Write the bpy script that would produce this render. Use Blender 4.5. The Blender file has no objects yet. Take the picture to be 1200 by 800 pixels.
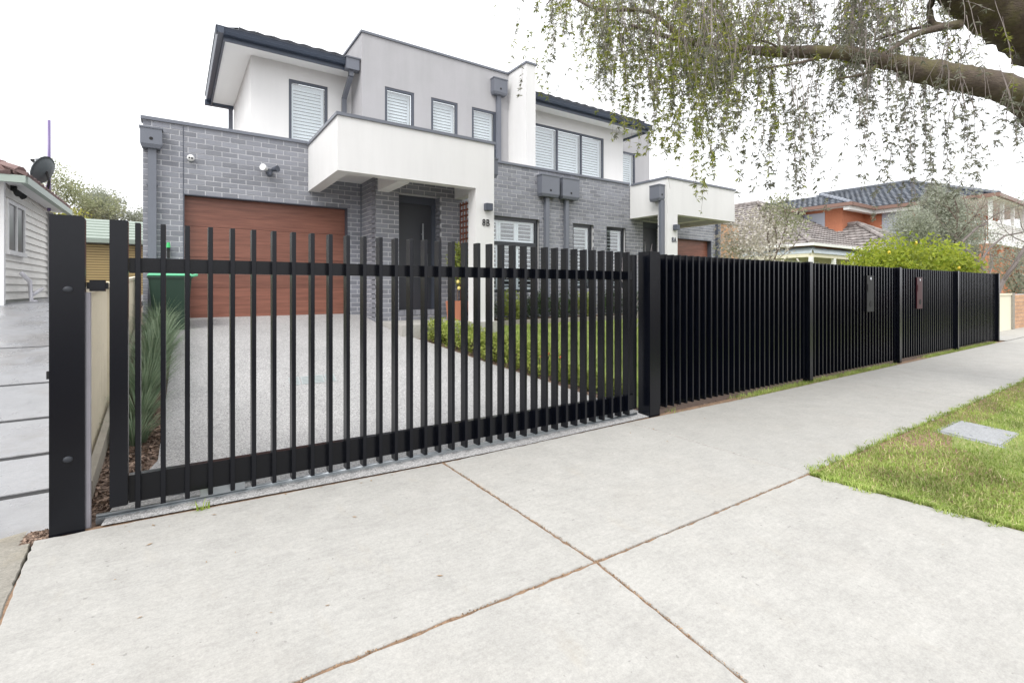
import bpy, bmesh, math, random
import numpy as np
from mathutils import Vector, Matrix
R = math.radians
rnd = random.Random(7)
rng = np.random.default_rng(7)
scene = bpy.context.scene
col = scene.collection

# ------------------------------------------------------------------ camera, sky, sun, exposure
F_PX, HORIZON, YAW, EYE = 582.0, 338.0, R(34.2), 1.33
cam_d = bpy.data.cameras.new('camera')
cam = bpy.data.objects.new('camera', cam_d); col.objects.link(cam)
cam.location = (0, 0, EYE); cam.rotation_euler = (R(90), 0, -YAW)
cam_d.sensor_width = 36; cam_d.lens = F_PX / 1200 * 36
cam_d.shift_y = -(400 - HORIZON) / 1200
cam_d.clip_start = 0.05; cam_d.clip_end = 2000
scene.camera = cam

SUN_EL, SUN_AZ = R(50), R(236)          # azimuth measured clockwise from +Y
world = bpy.data.worlds.new('World'); scene.world = world; world.use_nodes = True
wn, wl = world.node_tree.nodes, world.node_tree.links
wn.clear()
sky = wn.new('ShaderNodeTexSky'); sky.sky_type = 'NISHITA'; sky.sun_disc = False
sky.sun_elevation = SUN_EL; sky.sun_rotation = SUN_AZ
sky.air_density = 1.0; sky.dust_density = 3.0; sky.ozone_density = 1.0
hs = wn.new('ShaderNodeHueSaturation'); hs.inputs['Saturation'].default_value = 0.12
mx = wn.new('ShaderNodeMix'); mx.data_type = 'RGBA'; mx.inputs['Factor'].default_value = 0.72
mx.inputs['B'].default_value = (10.2, 10.35, 10.7, 1)     # even overcast cloud
bg = wn.new('ShaderNodeBackground'); bg.inputs['Strength'].default_value = 0.12
wo = wn.new('ShaderNodeOutputWorld')
wl.new(sky.outputs['Color'], hs.inputs['Color']); wl.new(hs.outputs['Color'], mx.inputs['A'])
wl.new(mx.outputs['Result'], bg.inputs['Color']); wl.new(bg.outputs['Background'], wo.inputs['Surface'])
sun_d = bpy.data.lights.new('sun', 'SUN'); sun_d.energy = 1.2; sun_d.angle = R(25); sun_d.color = (1, .97, .93)
sun = bpy.data.objects.new('sun', sun_d); col.objects.link(sun)
sdir = Vector((math.sin(SUN_AZ) * math.cos(SUN_EL), math.cos(SUN_AZ) * math.cos(SUN_EL), math.sin(SUN_EL)))
sun.rotation_euler = sdir.to_track_quat('Z', 'Y').to_euler(); sun.location = sdir * 60
scene.view_settings.view_transform = 'Standard'; scene.view_settings.look = 'None'
scene.view_settings.gamma = 1; scene.view_settings.use_curve_mapping = False
scene.view_settings.exposure = 0.78
scene.cycles.use_denoising = True
scene.cycles.max_bounces = 8; scene.cycles.transparent_max_bounces = 12

# ------------------------------------------------------------------ pixel -> place helpers
_c, _s = math.cos(YAW), math.sin(YAW)
def at(x, y, Y=None, X=None, Z=None, D=None):
    r = (x - 600) / F_PX; dx = _s + _c * r; dy = _c - _s * r; dz = (HORIZON - y) / F_PX
    k = D if D is not None else (Z - EYE) / dz if Z is not None else Y / dy if Y is not None else X / dx
    return Vector((k * dx, k * dy, EYE + k * dz))
def depth(X, Y): return X * _s + Y * _c
def gz(Y):          # height of the sloping front yard
    return float(np.interp(Y, [3.4, 3.95, 5, 6, 7.2, 8.87, 9.8, 40], [0, .02, .11, .27, .48, .73, .84, .9]))
def tz(X): return float(np.interp(X, [-.6, 2.4], [.05, 0]))       # footpath rises slightly to the left
def nz(Y):          # the neighbour's driveway on the left
    return float(np.interp(Y, [3.6, 4.0, 13, 30], [-.01, .0, 1.06, 1.25]))

# ------------------------------------------------------------------ materials
def nodes(name):
    m = bpy.data.materials.new(name); m.use_nodes = True
    nt = m.node_tree; b = nt.nodes['Principled BSDF']
    return m, nt, b
def mixc(nt, fac, a, b, mode='MIX'):
    n = nt.nodes.new('ShaderNodeMix'); n.data_type = 'RGBA'; n.blend_type = mode
    for sock, v in (('Factor', fac), ('A', a), ('B', b)):
        if hasattr(v, 'links'): nt.links.new(v, n.inputs[sock])
        else: n.inputs[sock].default_value = v if sock == 'Factor' else (*v[:3], 1)
    return n.outputs['Result']
def noise(nt, scale, detail=4, rough=.6, stretch=None, vec=None):
    g = nt.nodes.new('ShaderNodeNewGeometry')
    mp = nt.nodes.new('ShaderNodeMapping'); mp.inputs['Scale'].default_value = stretch or (1, 1, 1)
    nt.links.new(g.outputs['Position'], mp.inputs['Vector'])
    n = nt.nodes.new('ShaderNodeTexNoise'); n.inputs['Scale'].default_value = scale
    n.inputs['Detail'].default_value = detail; n.inputs['Roughness'].default_value = rough
    nt.links.new(mp.outputs['Vector'], n.inputs['Vector'])
    return n.outputs['Fac']
def ramp(nt, fac, p0, p1, c0=(0, 0, 0), c1=(1, 1, 1)):
    r = nt.nodes.new('ShaderNodeValToRGB'); e = r.color_ramp.elements
    e[0].position, e[1].position = p0, p1; e[0].color = (*c0, 1); e[1].color = (*c1, 1)
    nt.links.new(fac, r.inputs['Fac']); return r.outputs['Color']
def piece_random(nt):
    g = nt.nodes.new('ShaderNodeNewGeometry'); o = nt.nodes.new('ShaderNodeObjectInfo')
    a = nt.nodes.new('ShaderNodeMath'); a.operation = 'ADD'
    nt.links.new(g.outputs['Random Per Island'], a.inputs[0]); nt.links.new(o.outputs['Random'], a.inputs[1])
    f = nt.nodes.new('ShaderNodeMath'); f.operation = 'FRACT'; nt.links.new(a.outputs[0], f.inputs[0])
    return f.outputs[0]
def bump(nt, b, h, strength, dist=.01):
    n = nt.nodes.new('ShaderNodeBump'); n.inputs['Strength'].default_value = strength; n.inputs['Distance'].default_value = dist
    nt.links.new(h, n.inputs['Height']); nt.links.new(n.outputs['Normal'], b.inputs['Normal'])
def M(name, c, rough=.6, var=.1, scale=3, bscale=0, bstr=.2, metal=0, piece=0, spec=.5, stretch=None, dirt=None, dirt_scale=1.3, dirt_amt=.35, streak=0):
    m, nt, b = nodes(name)
    lo = [v * (1 - var) for v in c]; hi = [min(1, v * (1 + var)) for v in c]
    out = mixc(nt, noise(nt, scale, 5, .65, stretch), lo, hi)
    if piece:
        r = ramp(nt, piece_random(nt), 0, 1, (1 - piece,) * 3, (1 + piece,) * 3)
        out = mixc(nt, 1.0, out, r, 'MULTIPLY')
    if dirt:
        f = ramp(nt, noise(nt, dirt_scale, 8, .7), .48, .75, (0, 0, 0), (dirt_amt,) * 3)
        out = mixc(nt, f, out, dirt)
    nt.links.new(out, b.inputs['Base Color'])
    b.inputs['Roughness'].default_value = rough; b.inputs['Metallic'].default_value = metal
    b.inputs['Specular IOR Level'].default_value = spec
    if streak:
        out2 = mixc(nt, 1.0, out, ramp(nt, noise(nt, 1.6, 5, .65, (2.2, 2.2, .25)), .38, .72, (1.03,) * 3, (1 - streak,) * 3), 'MULTIPLY'); nt.links.new(out2, b.inputs['Base Color'])
    if bscale: bump(nt, b, noise(nt, bscale, 4, .6, stretch), bstr)
    return m
def leafmat(name, c, c2, trans=.35, val=.35):
    m, nt, b = nodes(name)
    r = piece_random(nt)
    out = mixc(nt, r, c, c2)
    out = mixc(nt, 1.0, out, ramp(nt, noise(nt, 2.2, 3), .3, .7, (1 - val,) * 3, (1 + val * .6,) * 3), 'MULTIPLY')
    nt.links.new(out, b.inputs['Base Color']); b.inputs['Roughness'].default_value = .5
    b.inputs['Specular IOR Level'].default_value = .3
    t = nt.nodes.new('ShaderNodeBsdfTranslucent'); nt.links.new(out, t.inputs['Color'])
    ms = nt.nodes.new('ShaderNodeMixShader'); ms.inputs[0].default_value = trans
    nt.links.new(b.outputs[0], ms.inputs[1]); nt.links.new(t.outputs[0], ms.inputs[2])
    nt.links.new(ms.outputs[0], nt.nodes['Material Output'].inputs['Surface'])
    return m
def concrete(name, c, speck=.12, stain=(.36, .32, .27), stain_amt=.25, wet=0):
    m, nt, b = nodes(name)
    out = mixc(nt, noise(nt, 1.1, 8, .7), [v * .93 for v in c], [v * 1.07 for v in c])
    out = mixc(nt, ramp(nt, noise(nt, 170, 3, .8), .35, .7), [v * .0 for v in c], out) if 0 else out
    out = mixc(nt, 1.0, out, ramp(nt, noise(nt, 140, 4, .8), .3, .72, (1 - speck,) * 3, (1 + speck * .6,) * 3), 'MULTIPLY')
    out = mixc(nt, 1.0, out, ramp(nt, noise(nt, 48, 5, .85), .36, .64, (1 - speck * .75,) * 3, (1 + speck * .45,) * 3), 'MULTIPLY')
    out = mixc(nt, 1.0, out, ramp(nt, noise(nt, 9, 6, .75, (1, 5, 1)), .35, .65, (.94,) * 3, (1.05,) * 3), 'MULTIPLY')
    out = mixc(nt, 1.0, out, ramp(nt, noise(nt, 4.2, 9, .78), .34, .66, (.9,) * 3, (1.07,) * 3), 'MULTIPLY')
    out = mixc(nt, ramp(nt, noise(nt, .75, 9, .72), .5, .8, (0, 0, 0), (stain_amt,) * 3), out, stain)
    out = mixc(nt, ramp(nt, noise(nt, 5.5, 3, .55), .64, .72, (0, 0, 0), (.22,) * 3), out, [v * .62 for v in c])
    out = mixc(nt, ramp(nt, noise(nt, 2.3, 5, .6, (3, 1, 1)), .6, .78, (0, 0, 0), (.3,) * 3), out, (c[0] * .98, c[1] * .9, c[2] * .78))
    pit = ramp(nt, noise(nt, 31, 2, .4), .735, .76, (0, 0, 0), (.5,) * 3)
    out = mixc(nt, pit, out, [v * .45 for v in c])
    out = mixc(nt, 1.0, out, ramp(nt, piece_random(nt), 0, 1, (.965,) * 3, (1.02,) * 3), 'MULTIPLY')
    nt.links.new(out, b.inputs['Base Color'])
    if wet:
        nt.links.new(ramp(nt, noise(nt, 1.6, 5, .6, (1, .6, 1)), .38, .62, (.12,) * 3, (.5,) * 3), b.inputs['Roughness'])
    else: b.inputs['Roughness'].default_value = .85
    b.inputs['Specular IOR Level'].default_value = .5 if wet else .25
    bump(nt, b, noise(nt, 90, 5, .75), .25, .004)
    return m
def aggregate(name):
    m, nt, b = nodes(name)
    g = nt.nodes.new('ShaderNodeNewGeometry')
    v = nt.nodes.new('ShaderNodeTexVoronoi'); v.inputs['Scale'].default_value = 125
    nt.links.new(g.outputs['Position'], v.inputs['Vector'])
    sep = nt.nodes.new('ShaderNodeSeparateColor'); nt.links.new(v.outputs['Color'], sep.inputs['Color'])
    r = nt.nodes.new('ShaderNodeValToRGB'); el = r.color_ramp.elements
    el[0].position = 0; el[0].color = (.10, .10, .105, 1); el[1].position = 1; el[1].color = (.66, .65, .66, 1)
    for p, cc in ((.18, (.30, .295, .30)), (.5, (.44, .44, .45)), (.8, (.56, .55, .55))):
        e = el.new(p); e.color = (*cc, 1)
    nt.links.new(sep.outputs['Red'], r.inputs['Fac'])
    out = mixc(nt, ramp(nt, v.outputs['Distance'], .35, .75), r.outputs['Color'], (.3, .3, .3))
    out = mixc(nt, 1.0, out, ramp(nt, noise(nt, .9, 6, .7), .3, .7, (.86, .855, .84), (1.09, 1.08, 1.06)), 'MULTIPLY')
    nt.links.new(out, b.inputs['Base Color']); b.inputs['Roughness'].default_value = .75
    bump(nt, b, v.outputs['Distance'], .5, .004)
    return m
def glass(name, tint=(.95, .975, .985)):
    m, nt, b = nodes(name)
    tr = nt.nodes.new('ShaderNodeBsdfTransparent'); tr.inputs['Color'].default_value = (*tint, 1)
    gl = nt.nodes.new('ShaderNodeBsdfGlossy'); gl.inputs['Roughness'].default_value = .03
    lw = nt.nodes.new('ShaderNodeLayerWeight'); lw.inputs['Blend'].default_value = .5
    pw5 = nt.nodes.new('ShaderNodeMath'); pw5.operation = 'POWER'; pw5.inputs[1].default_value = 3.5
    fr = nt.nodes.new('ShaderNodeMath'); fr.operation = 'MULTIPLY_ADD'; fr.inputs[1].default_value = .7; fr.inputs[2].default_value = .13
    nt.links.new(lw.outputs['Facing'], pw5.inputs[0]); nt.links.new(pw5.outputs[0], fr.inputs[0])
    ms = nt.nodes.new('ShaderNodeMixShader')
    nt.links.new(fr.outputs[0], ms.inputs[0]); nt.links.new(tr.outputs[0], ms.inputs[1]); nt.links.new(gl.outputs[0], ms.inputs[2])
    nt.links.new(ms.outputs[0], nt.nodes['Material Output'].inputs['Surface'])
    return m
def timber(name, c1, c2):
    m, nt, b = nodes(name)
    n1 = noise(nt, 7, 8, .7, (.18, 1, 3.2)); n2 = noise(nt, 30, 6, .7, (.05, 1, 3))
    out = mixc(nt, ramp(nt, n1, .3, .7), c1, c2)
    out = mixc(nt, 1.0, out, ramp(nt, n2, .3, .7, (.75,) * 3, (1.2,) * 3), 'MULTIPLY')
    out = mixc(nt, 1.0, out, ramp(nt, piece_random(nt), 0, 1, (.85,) * 3, (1.12,) * 3), 'MULTIPLY')
    nt.links.new(out, b.inputs['Base Color']); b.inputs['Roughness'].default_value = .45
    bump(nt, b, n2, .08, .003)
    return m

m_black = M('black_powder_coat', (.0020, .0027, .0055), .24, .15, 2, 300, .04, spec=.34, dirt=(.012, .012, .013), dirt_scale=2.5, dirt_amt=.12)
m_backing = M('black_backing_sheet', (.002, .002, .003), .5, .1, 2, spec=.2)
m_galv = M('galvanised_steel', (.40, .43, .45), .35, .2, 12, metal=.8, dirt=(.35, .34, .33), dirt_scale=6)
m_dgrey = M('dark_grey_metal', (.066, .075, .098), .42, .08, 2)
m_mgrey = M('grey_metal_trim', (.145, .156, .185), .42, .08, 2)
m_gutter = M('slate_gutter', (.055, .070, .100), .33, .1, 2)
m_brick = M('grey_brick', (.228, .235, .264), .75, .12, 18, 120, .35, piece=.17, dirt=(.30, .30, .31), dirt_scale=3)
m_mortar = M('pale_mortar', (.60, .60, .615), .9, .08, 20, 200, .3)
m_white = M('white_render', (.69, .686, .678), .85, .035, 1.4, 160, .22, dirt=(.60, .59, .57), dirt_scale=.8, dirt_amt=.22, streak=.03)
m_grey = M('grey_render', (.40, .396, .408), .85, .09, 1.6, 160, .25, dirt=(.42, .41, .43), dirt_scale=.9, dirt_amt=.5, streak=.045)
m_soffit = M('white_soffit', (.78, .78, .77), .7, .02)
m_shutter = M('white_shutter', (.86, .875, .885), .45, .02)
m_room = M('dark_room', (.035, .037, .042), .8, .1)  # dark sheet at the windows, painted in place of an unlit interior
m_glass = glass('window_glass')
m_frame = M('near_black_frame', (.018, .021, .027), .3, .1); m_door = M('charcoal_door', (.047, .050, .060), .35, .08, 2)
m_timber = timber('red_brown_timber', (.14, .048, .031), (.285, .116, .077))
m_steel = M('brushed_steel', (.55, .56, .58), .25, .05, 8, metal=1)
m_conc = concrete('footpath_concrete', (.435, .424, .397), .15)
m_conc2 = concrete('old_concrete', (.32, .30, .26), .25, (.26, .21, .10), .7)
m_wet = concrete('wet_driveway', (.29, .295, .31), .1, (.15, .13, .11), .85, wet=1)
m_lid = concrete('pit_lid_concrete', (.4, .41, .42), .3, (.25, .25, .25), .3)
m_agg = aggregate('exposed_aggregate')
m_soil = M('soil', (.13, .09, .065), .95, .45, 25, 60, .6)
m_mulch = M('bark_mulch', (.15, .10, .075), .95, .5, 40, 80, .9, dirt=(.3, .24, .18), dirt_scale=30)
m_joint = M('joint_dirt', (.27, .175, .11), .95, .65, 28, 60, .6, dirt=(.09, .06, .045), dirt_scale=18, dirt_amt=.9)
m_lawn = M('lawn_base', (.24, .29, .09), .95, .35, 12, 60, .5, dirt=(.3, .25, .12), dirt_scale=4)
m_asph = M('asphalt', (.05, .05, .052), .9, .2, 20, 150, .4)
m_dark = M('dark_gap', (.02, .02, .02), .9)

# ------------------------------------------------------------------ mesh helpers
QUADS = ((0, 3, 2, 1), (4, 5, 6, 7), (0, 1, 5, 4), (1, 2, 6, 5), (2, 3, 7, 6), (3, 0, 4, 7))
class G:
    """collects geometry in world coordinates"""
    def __init__(s): s.v = []; s.f = []
    def add(s, vs, fs):
        o = len(s.v); s.v += [tuple(p) for p in vs]; s.f += [tuple(i + o for i in f) for f in fs]; return s
    def box(s, x0, x1, y0, y1, z0, z1):
        return s.add([(x0, y0, z0), (x1, y0, z0), (x1, y1, z0), (x0, y1, z0), (x0, y0, z1), (x1, y0, z1), (x1, y1, z1), (x0, y1, z1)], QUADS)
    def bar(s, a, b, w, h, up=(0, 0, 1)):
        a, b = Vector(a), Vector(b); d = (b - a).normalized(); u = Vector(up)
        if abs(d.dot(u)) > .95: u = Vector((0, 1, 0))
        sx = d.cross(u).normalized() * w / 2; sz = sx.cross(d).normalized() * h / 2
        return s.add([a - sx - sz, a + sx - sz, a + sx + sz, a - sx + sz, b - sx - sz, b + sx - sz, b + sx + sz, b - sx + sz], QUADS)
    def hexa(s, p): return s.add(p, QUADS)          # 4 bottom, 4 top points
    def tube(s, pts, radii, n=8, cap=True, bumpy=0):
        pts = [Vector(p) for p in pts]; rings = []
        ref = Vector((.3, .2, 1)).normalized()
        for i, p in enumerate(pts):
            d = (pts[min(i + 1, len(pts) - 1)] - pts[max(i - 1, 0)]).normalized()
            a = d.cross(ref if abs(d.dot(ref)) < .97 else Vector((1, 0, 0))).normalized(); b = d.cross(a)
            rings.append([p + (a * math.cos(2 * math.pi * k / n) + b * math.sin(2 * math.pi * k / n)) * radii[i] * (1 + bumpy * (rnd.random() - .5)) for k in range(n)])
        vs = [q for r in rings for q in r]; fs = []
        for i in range(len(pts) - 1):
            for k in range(n):
                fs.append((i * n + k, i * n + (k + 1) % n, (i + 1) * n + (k + 1) % n, (i + 1) * n + k))
        if cap: fs.append(tuple(range(n - 1, -1, -1))); fs.append(tuple((len(pts) - 1) * n + k for k in range(n)))
        return s.add(vs, fs)
    def sphere(s, c, r, n=10, m=6, sq=(1, 1, 1)):
        vs = []; fs = []
        for i in range(m + 1):
            for k in range(n):
                t, p = math.pi * i / m, 2 * math.pi * k / n
                vs.append((c[0] + r * sq[0] * math.sin(t) * math.cos(p), c[1] + r * sq[1] * math.sin(t) * math.sin(p), c[2] + r * sq[2] * math.cos(t)))
        for i in range(m):
            for k in range(n): fs.append((i * n + k, (i + 1) * n + k, (i + 1) * n + (k + 1) % n, i * n + (k + 1) % n))
        return s.add(vs, fs)
ORG = {}
def tag(o, label=None, cat=None, group=None, kind=None):
    for k, v in (('label', label), ('category', cat), ('group', group), ('kind', kind)):
        if v: o[k] = v
    return o
def thing(name, label, cat, loc, group=None):
    o = bpy.data.objects.new(name, None); col.objects.link(o); o.location = loc
    o.empty_display_size = .2; ORG[o.name] = Vector(loc)
    return tag(o, label, cat, group)
def place(name, me, parent, org):
    o = bpy.data.objects.new(name, me); col.objects.link(o)
    org = Vector(org); ORG[o.name] = org
    if parent is not None: o.parent = parent; o.location = org - ORG[parent.name]
    else: o.location = org
    return o
def build(name, g, mat, parent=None, smooth=False, bevel=0, kind=None):
    v = np.array(g.v); mn, mxx = v.min(0), v.max(0)
    org = Vector(((mn[0] + mxx[0]) / 2, (mn[1] + mxx[1]) / 2, mn[2]))
    me = bpy.data.meshes.new(name); me.from_pydata([tuple(p) for p in (v - np.array(org))], [], g.f)
    if bevel:
        bm = bmesh.new(); bm.from_mesh(me)
        bmesh.ops.bevel(bm, geom=bm.edges[:], offset=bevel, segments=2, affect='EDGES', clamp_overlap=True)
        bm.to_mesh(me); bm.free()
    me.update()
    if smooth: me.shade_smooth()
    me.materials.append(mat)
    o = place(name, me, parent, org)
    if kind: o['kind'] = kind
    return o
def np_mesh(name, verts, faces, mat, parent=None, org=(0, 0, 0), kind=None, smooth=False):
    """verts (n,3), faces (m,k) numpy"""
    me = bpy.data.meshes.new(name); k = faces.shape[1]
    me.vertices.add(len(verts)); me.loops.add(faces.size); me.polygons.add(len(faces))
    me.vertices.foreach_set('co', (verts - np.array(org)).astype(np.float32).ravel())
    me.loops.foreach_set('vertex_index', faces.astype(np.int32).ravel())
    me.polygons.foreach_set('loop_start', np.arange(0, faces.size, k, dtype=np.int32))
    me.update(calc_edges=True)
    for mm in (mat if isinstance(mat, (list, tuple)) else [mat]): me.materials.append(mm)
    o = place(name, me, parent, org)
    if kind: o['kind'] = kind
    return o
def quads_at(P, A, B):
    """rhombus leaves: centres P, half-length vectors A, half-width vectors B"""
    n = len(P); V = np.empty((n, 4, 3)); V[:, 0] = P - A; V[:, 1] = P + B; V[:, 2] = P + A; V[:, 3] = P - B
    return V.reshape(-1, 3), np.arange(4 * n).reshape(n, 4)
def unit(v): return v / np.maximum(np.linalg.norm(v, axis=1, keepdims=True), 1e-9)
def crown(name, centre, radii, n, size, mat, parent, clumps=40, spread=.28, flat=0, hollow=.45, aspect=.45, droop=0):
    c = np.array(centre); r = np.array(radii)
    d = unit(rng.normal(size=(clumps, 3))); cc = c + d * r * (hollow + (1 - hollow) * rng.random((clumps, 1)) ** .5) * .85
    idx = rng.integers(0, clumps, n)
    P = cc[idx] + rng.normal(size=(n, 3)) * r * spread * (.6 + .8 * rng.random((clumps, 1))[idx])
    rel = (P - c) / r; nn_ = np.linalg.norm(rel, axis=1, keepdims=True); P = c + rel * np.where(nn_ > 1.12, 1.12 / nn_ * (.85 + .15 * rng.random((n, 1))), 1) * r
    A = unit(rng.normal(size=(n, 3)) + np.array([0, 0, -droop])); B = unit(np.cross(A, rng.normal(size=(n, 3))))
    sz = size * (.6 + .8 * rng.random((n, 1)))
    v, f = quads_at(P, A * sz, B * sz * aspect)
    return np_mesh(name, v, f, mat, parent, centre, kind='stuff')
def branch_tree(g, base, direction, length, radius, depthn, spread=.5, up=.15, kids=3, taper=.62, tips=None):
    p = Vector(base); d = Vector(direction).normalized(); pts = [p.copy()]; rr = [radius]
    steps = 4
    for i in range(steps):
        d = (d + Vector((rnd.uniform(-1, 1), rnd.uniform(-1, 1), rnd.uniform(-1, 1))) * .16 + Vector((0, 0, up * .25))).normalized()
        p = p + d * length / steps; pts.append(p.copy()); rr.append(radius * (1 - (1 - taper) * (i + 1) / steps))
    g.tube(pts, rr, 6 if radius > .02 else 4)
    if tips is not None and depthn <= 1: tips.append(p.copy())
    if depthn > 0:
        for k in range(kids):
            q = pts[-1] if k == 0 else pts[rnd.randint(2, steps)]
            nd = (d + Vector((rnd.uniform(-1, 1), rnd.uniform(-1, 1), rnd.uniform(-.7, 1))) * spread * 1.3).normalized()
            branch_tree(g, q, nd, length * rnd.uniform(.6, .85), radius * taper * (.95 if k == 0 else .7), depthn - 1, spread, up, kids, taper, tips)
def structure(name, g, mat, **kw): return build(name, g, mat, kind='structure', **kw)
def surface(name, xs, ys, zf, mat, kind='structure', parent=None):
    g = G(); nx, ny = len(xs), len(ys)
    g.v = [(x, y, zf(x, y)) for y in ys for x in xs]
    g.f = [(j * nx + i, j * nx + i + 1, (j + 1) * nx + i + 1, (j + 1) * nx + i) for j in range(ny - 1) for i in range(nx - 1)]
    o = build(name, g, mat, parent)
    if kind: o['kind'] = kind
    return o

# ------------------------------------------------------------------ the ground
structure('ground', G().box(-250, 350, -150, 450, -1.2, -.16), m_soil)
structure('road', G().box(-120, 200, -9.5, -1.62, -.3, -.145), m_asph)
structure('kerb', G().box(-120, 200, -1.6, -1.42, -.3, -.13), m_conc2)
surface('garden_soil', [-.52, 0, 1, 2.4, 4, 6, 10, 14, 17.4], [3.36, 3.6, 4, 4.5, 5, 5.5, 6, 6.6, 7.2, 8, 8.87, 9.8, 12, 30], lambda x, y: gz(y) - .035 + tz(x) * min(1, max(0, (6 - y) / 2.5)), m_mulch)
surface('side_yard', [17.4, 19, 22, 30, 45], [4.4, 5, 6, 8, 10, 14, 30], lambda x, y: .02 + gz(y) * .5, m_lawn)
ys_d = [3.395, 3.6, 3.8, 4, 4.4, 4.8, 5.2, 5.6, 6, 6.4, 6.8, 7.2, 7.8, 8.4, 8.87, 9.3, 9.86]
def drive_r(y): return float(np.interp(y, [3.4, 5, 6.2, 7.4, 8.0, 8.85, 8.9, 9.9], [4.16, 4.02, 3.62, 3.25, 3.05, 3.0, 3.0, 3.0]))
def drive_l(y): return float(np.interp(y, [3.4, 3.75, 4.4, 9.9], [-.33, -.3, -.1, .02]))
g = G(); nd = 9
for y in ys_d:
    for i in range(nd):
        t = i / (nd - 1); xx = drive_l(y) * (1 - t) + drive_r(y) * t; g.v.append((xx, y if y > 3.5 else float(np.interp(xx, [-.33, 1.683, 4.16], [3.468, 3.414, 3.46])), gz(y) + .004 + tz(xx) * min(1, max(0, (6 - y) / 2.5))))
g.f = [(j * nd + i, j * nd + i + 1, (j + 1) * nd + i + 1, (j + 1) * nd + i) for j in range(len(ys_d) - 1) for i in range(nd - 1)]
structure('driveway', g, m_agg)

# footpath of separate slabs with dirty joints
structure('joint_bed', G().box(-.66, 70, -1.4, 3.5, -.5, -.16), m_joint)
surface('joint_filling', [-.575, 0, 1.2, 2.4, 4.3, 20, 70], [-1.4, 0, 1.755, 3.50], lambda x, y: tz(x) * (1 if y > 1.7 else .6) + (-.0075 if y > 1.75 else -.0075 - .07 * (1.755 - y)), m_joint)
fp = structure('footpath', G().box(-.64, 70, 1.77, 3.38, -.15, -.05), m_joint)
def slab(pts_z, name='slab', parent=fp, mat=m_conc, bev=.003):
    """pts_z: 4 top corners (ccw)"""
    P = [Vector(p) for p in pts_z]; ring = []
    for a, b in zip(P, P[1:] + P[:1]):
        L = (b - a).length; n = max(2, min(60, int(L / .035))) if (a + b).length < 14 else 2
        side = Vector(((b - a).y, -(b - a).x, 0)).normalized()
        for k in range(n):
            j_ = 0 if k == 0 else rnd.gauss(0, .0022) - (rnd.random() < .05) * .007
            ring.append(a.lerp(b, k / n) + side * j_)
    n = len(ring); g_ = G()
    cen = sum(P, Vector()) / 4
    g_.v = [tuple(q + (cen - q).normalized() * .004) for q in ring] + [(q.x, q.y, q.z - .005) for q in ring] + [(q.x, q.y, q.z - .1) for q in ring]
    g_.f = [tuple(range(n))] + [(i + n * r_, n * (r_ + 1) + i, n * (r_ + 1) + (i + 1) % n, n * r_ + (i + 1) % n) for r_ in (0, 1) for i in range(n)]
    return build(name, g_, mat, parent)
xs = [-.60, 1.683, 3.745, 5.88, 8.0, 10.1, 12.2, 14.3, 16.4, 18.5, 21, 24, 28, 34, 42, 55, 70]
def sl_e(x): return float(np.interp(x, [-.6, 1.683, 3.745, 5], [3.452, 3.40, 3.435, 3.385]))
for a, b in zip(xs, xs[1:]):
    gp = .0085 if a < 3 else .0025
    slab([(a + gp + (.09 if a < 0 else 0), 1.7655, tz(a)), (b - gp, 1.7655, tz(b)), (b - gp, sl_e(b), tz(b)), (a + gp, sl_e(a), tz(a))])
ap = structure('driveway_crossover', G().box(-.64, 4.4, -1.38, 1.74, -.36, -.26), m_joint)
def az(y): return -.07 * (1.755 - y)
for a0, a1, b0, b1 in ((-.50, -.3, 1.677, 1.55), (1.691, 1.566, 3.74, 4.72)):
    slab([(a1, -1.4, az(-1.4) + tz(a1) * .6), (b1, -1.4, az(-1.4) + tz(b1) * .6), (b0, 1.748, tz(b0)), (a0, 1.748, tz(a0))], parent=ap)
# old footpath in front of the neighbour
op = structure('old_footpath', G().box(-30, -.66, 1.6, 3.45, -.3, -.12), m_soil)
xo = [-.598, -2.3, -4.4, -6.5, -9, -12]
for a, b in zip(xo, xo[1:]):
    slab([(b + .008, 1.6, .03), (a - .004 + (.1 if a > -1 else 0), 1.6, .0475), (a - .004, 3.44, .0475), (b + .008, 3.44, .035)], parent=op, mat=m_conc2)
gq = G(); nxq, nyq = 16, 7
for j in range(nyq):
    for i in range(nxq): gq.v.append((-2.6 + i * .13, 3.40 + j * .045 + rnd.uniform(-.012, .012), .012 + .02 * math.sin(i * 1.3 + j) * rnd.random() + rnd.uniform(0, .025) - (.05 if j == 0 else 0)))
gq.f = [(j * nxq + i, j * nxq + i + 1, (j + 1) * nxq + i + 1, (j + 1) * nxq + i) for j in range(nyq - 1) for i in range(nxq - 1)]
structure('broken_concrete', gq, m_conc2)
# grass verge
def verge_l(y): return float(np.interp(y, [-1.4, 1.755], [4.74, 3.76]))
vx = [0, .04, .1, .2, .5, 1]
g = G(); ysv = [-1.4, -.7, 0, .5, 1, 1.4, 1.775]
for y in ysv:
    for t in vx: g.v.append((verge_l(y) - .03 + t ** 1.5 * (70 - verge_l(y)), y, az(y) * (1 if t < .05 else .75) - .012))
g.f = [(j * 6 + i, j * 6 + i + 1, (j + 1) * 6 + i + 1, (j + 1) * 6 + i) for j in range(6) for i in range(5)]
structure('verge', g, m_lawn)

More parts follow.
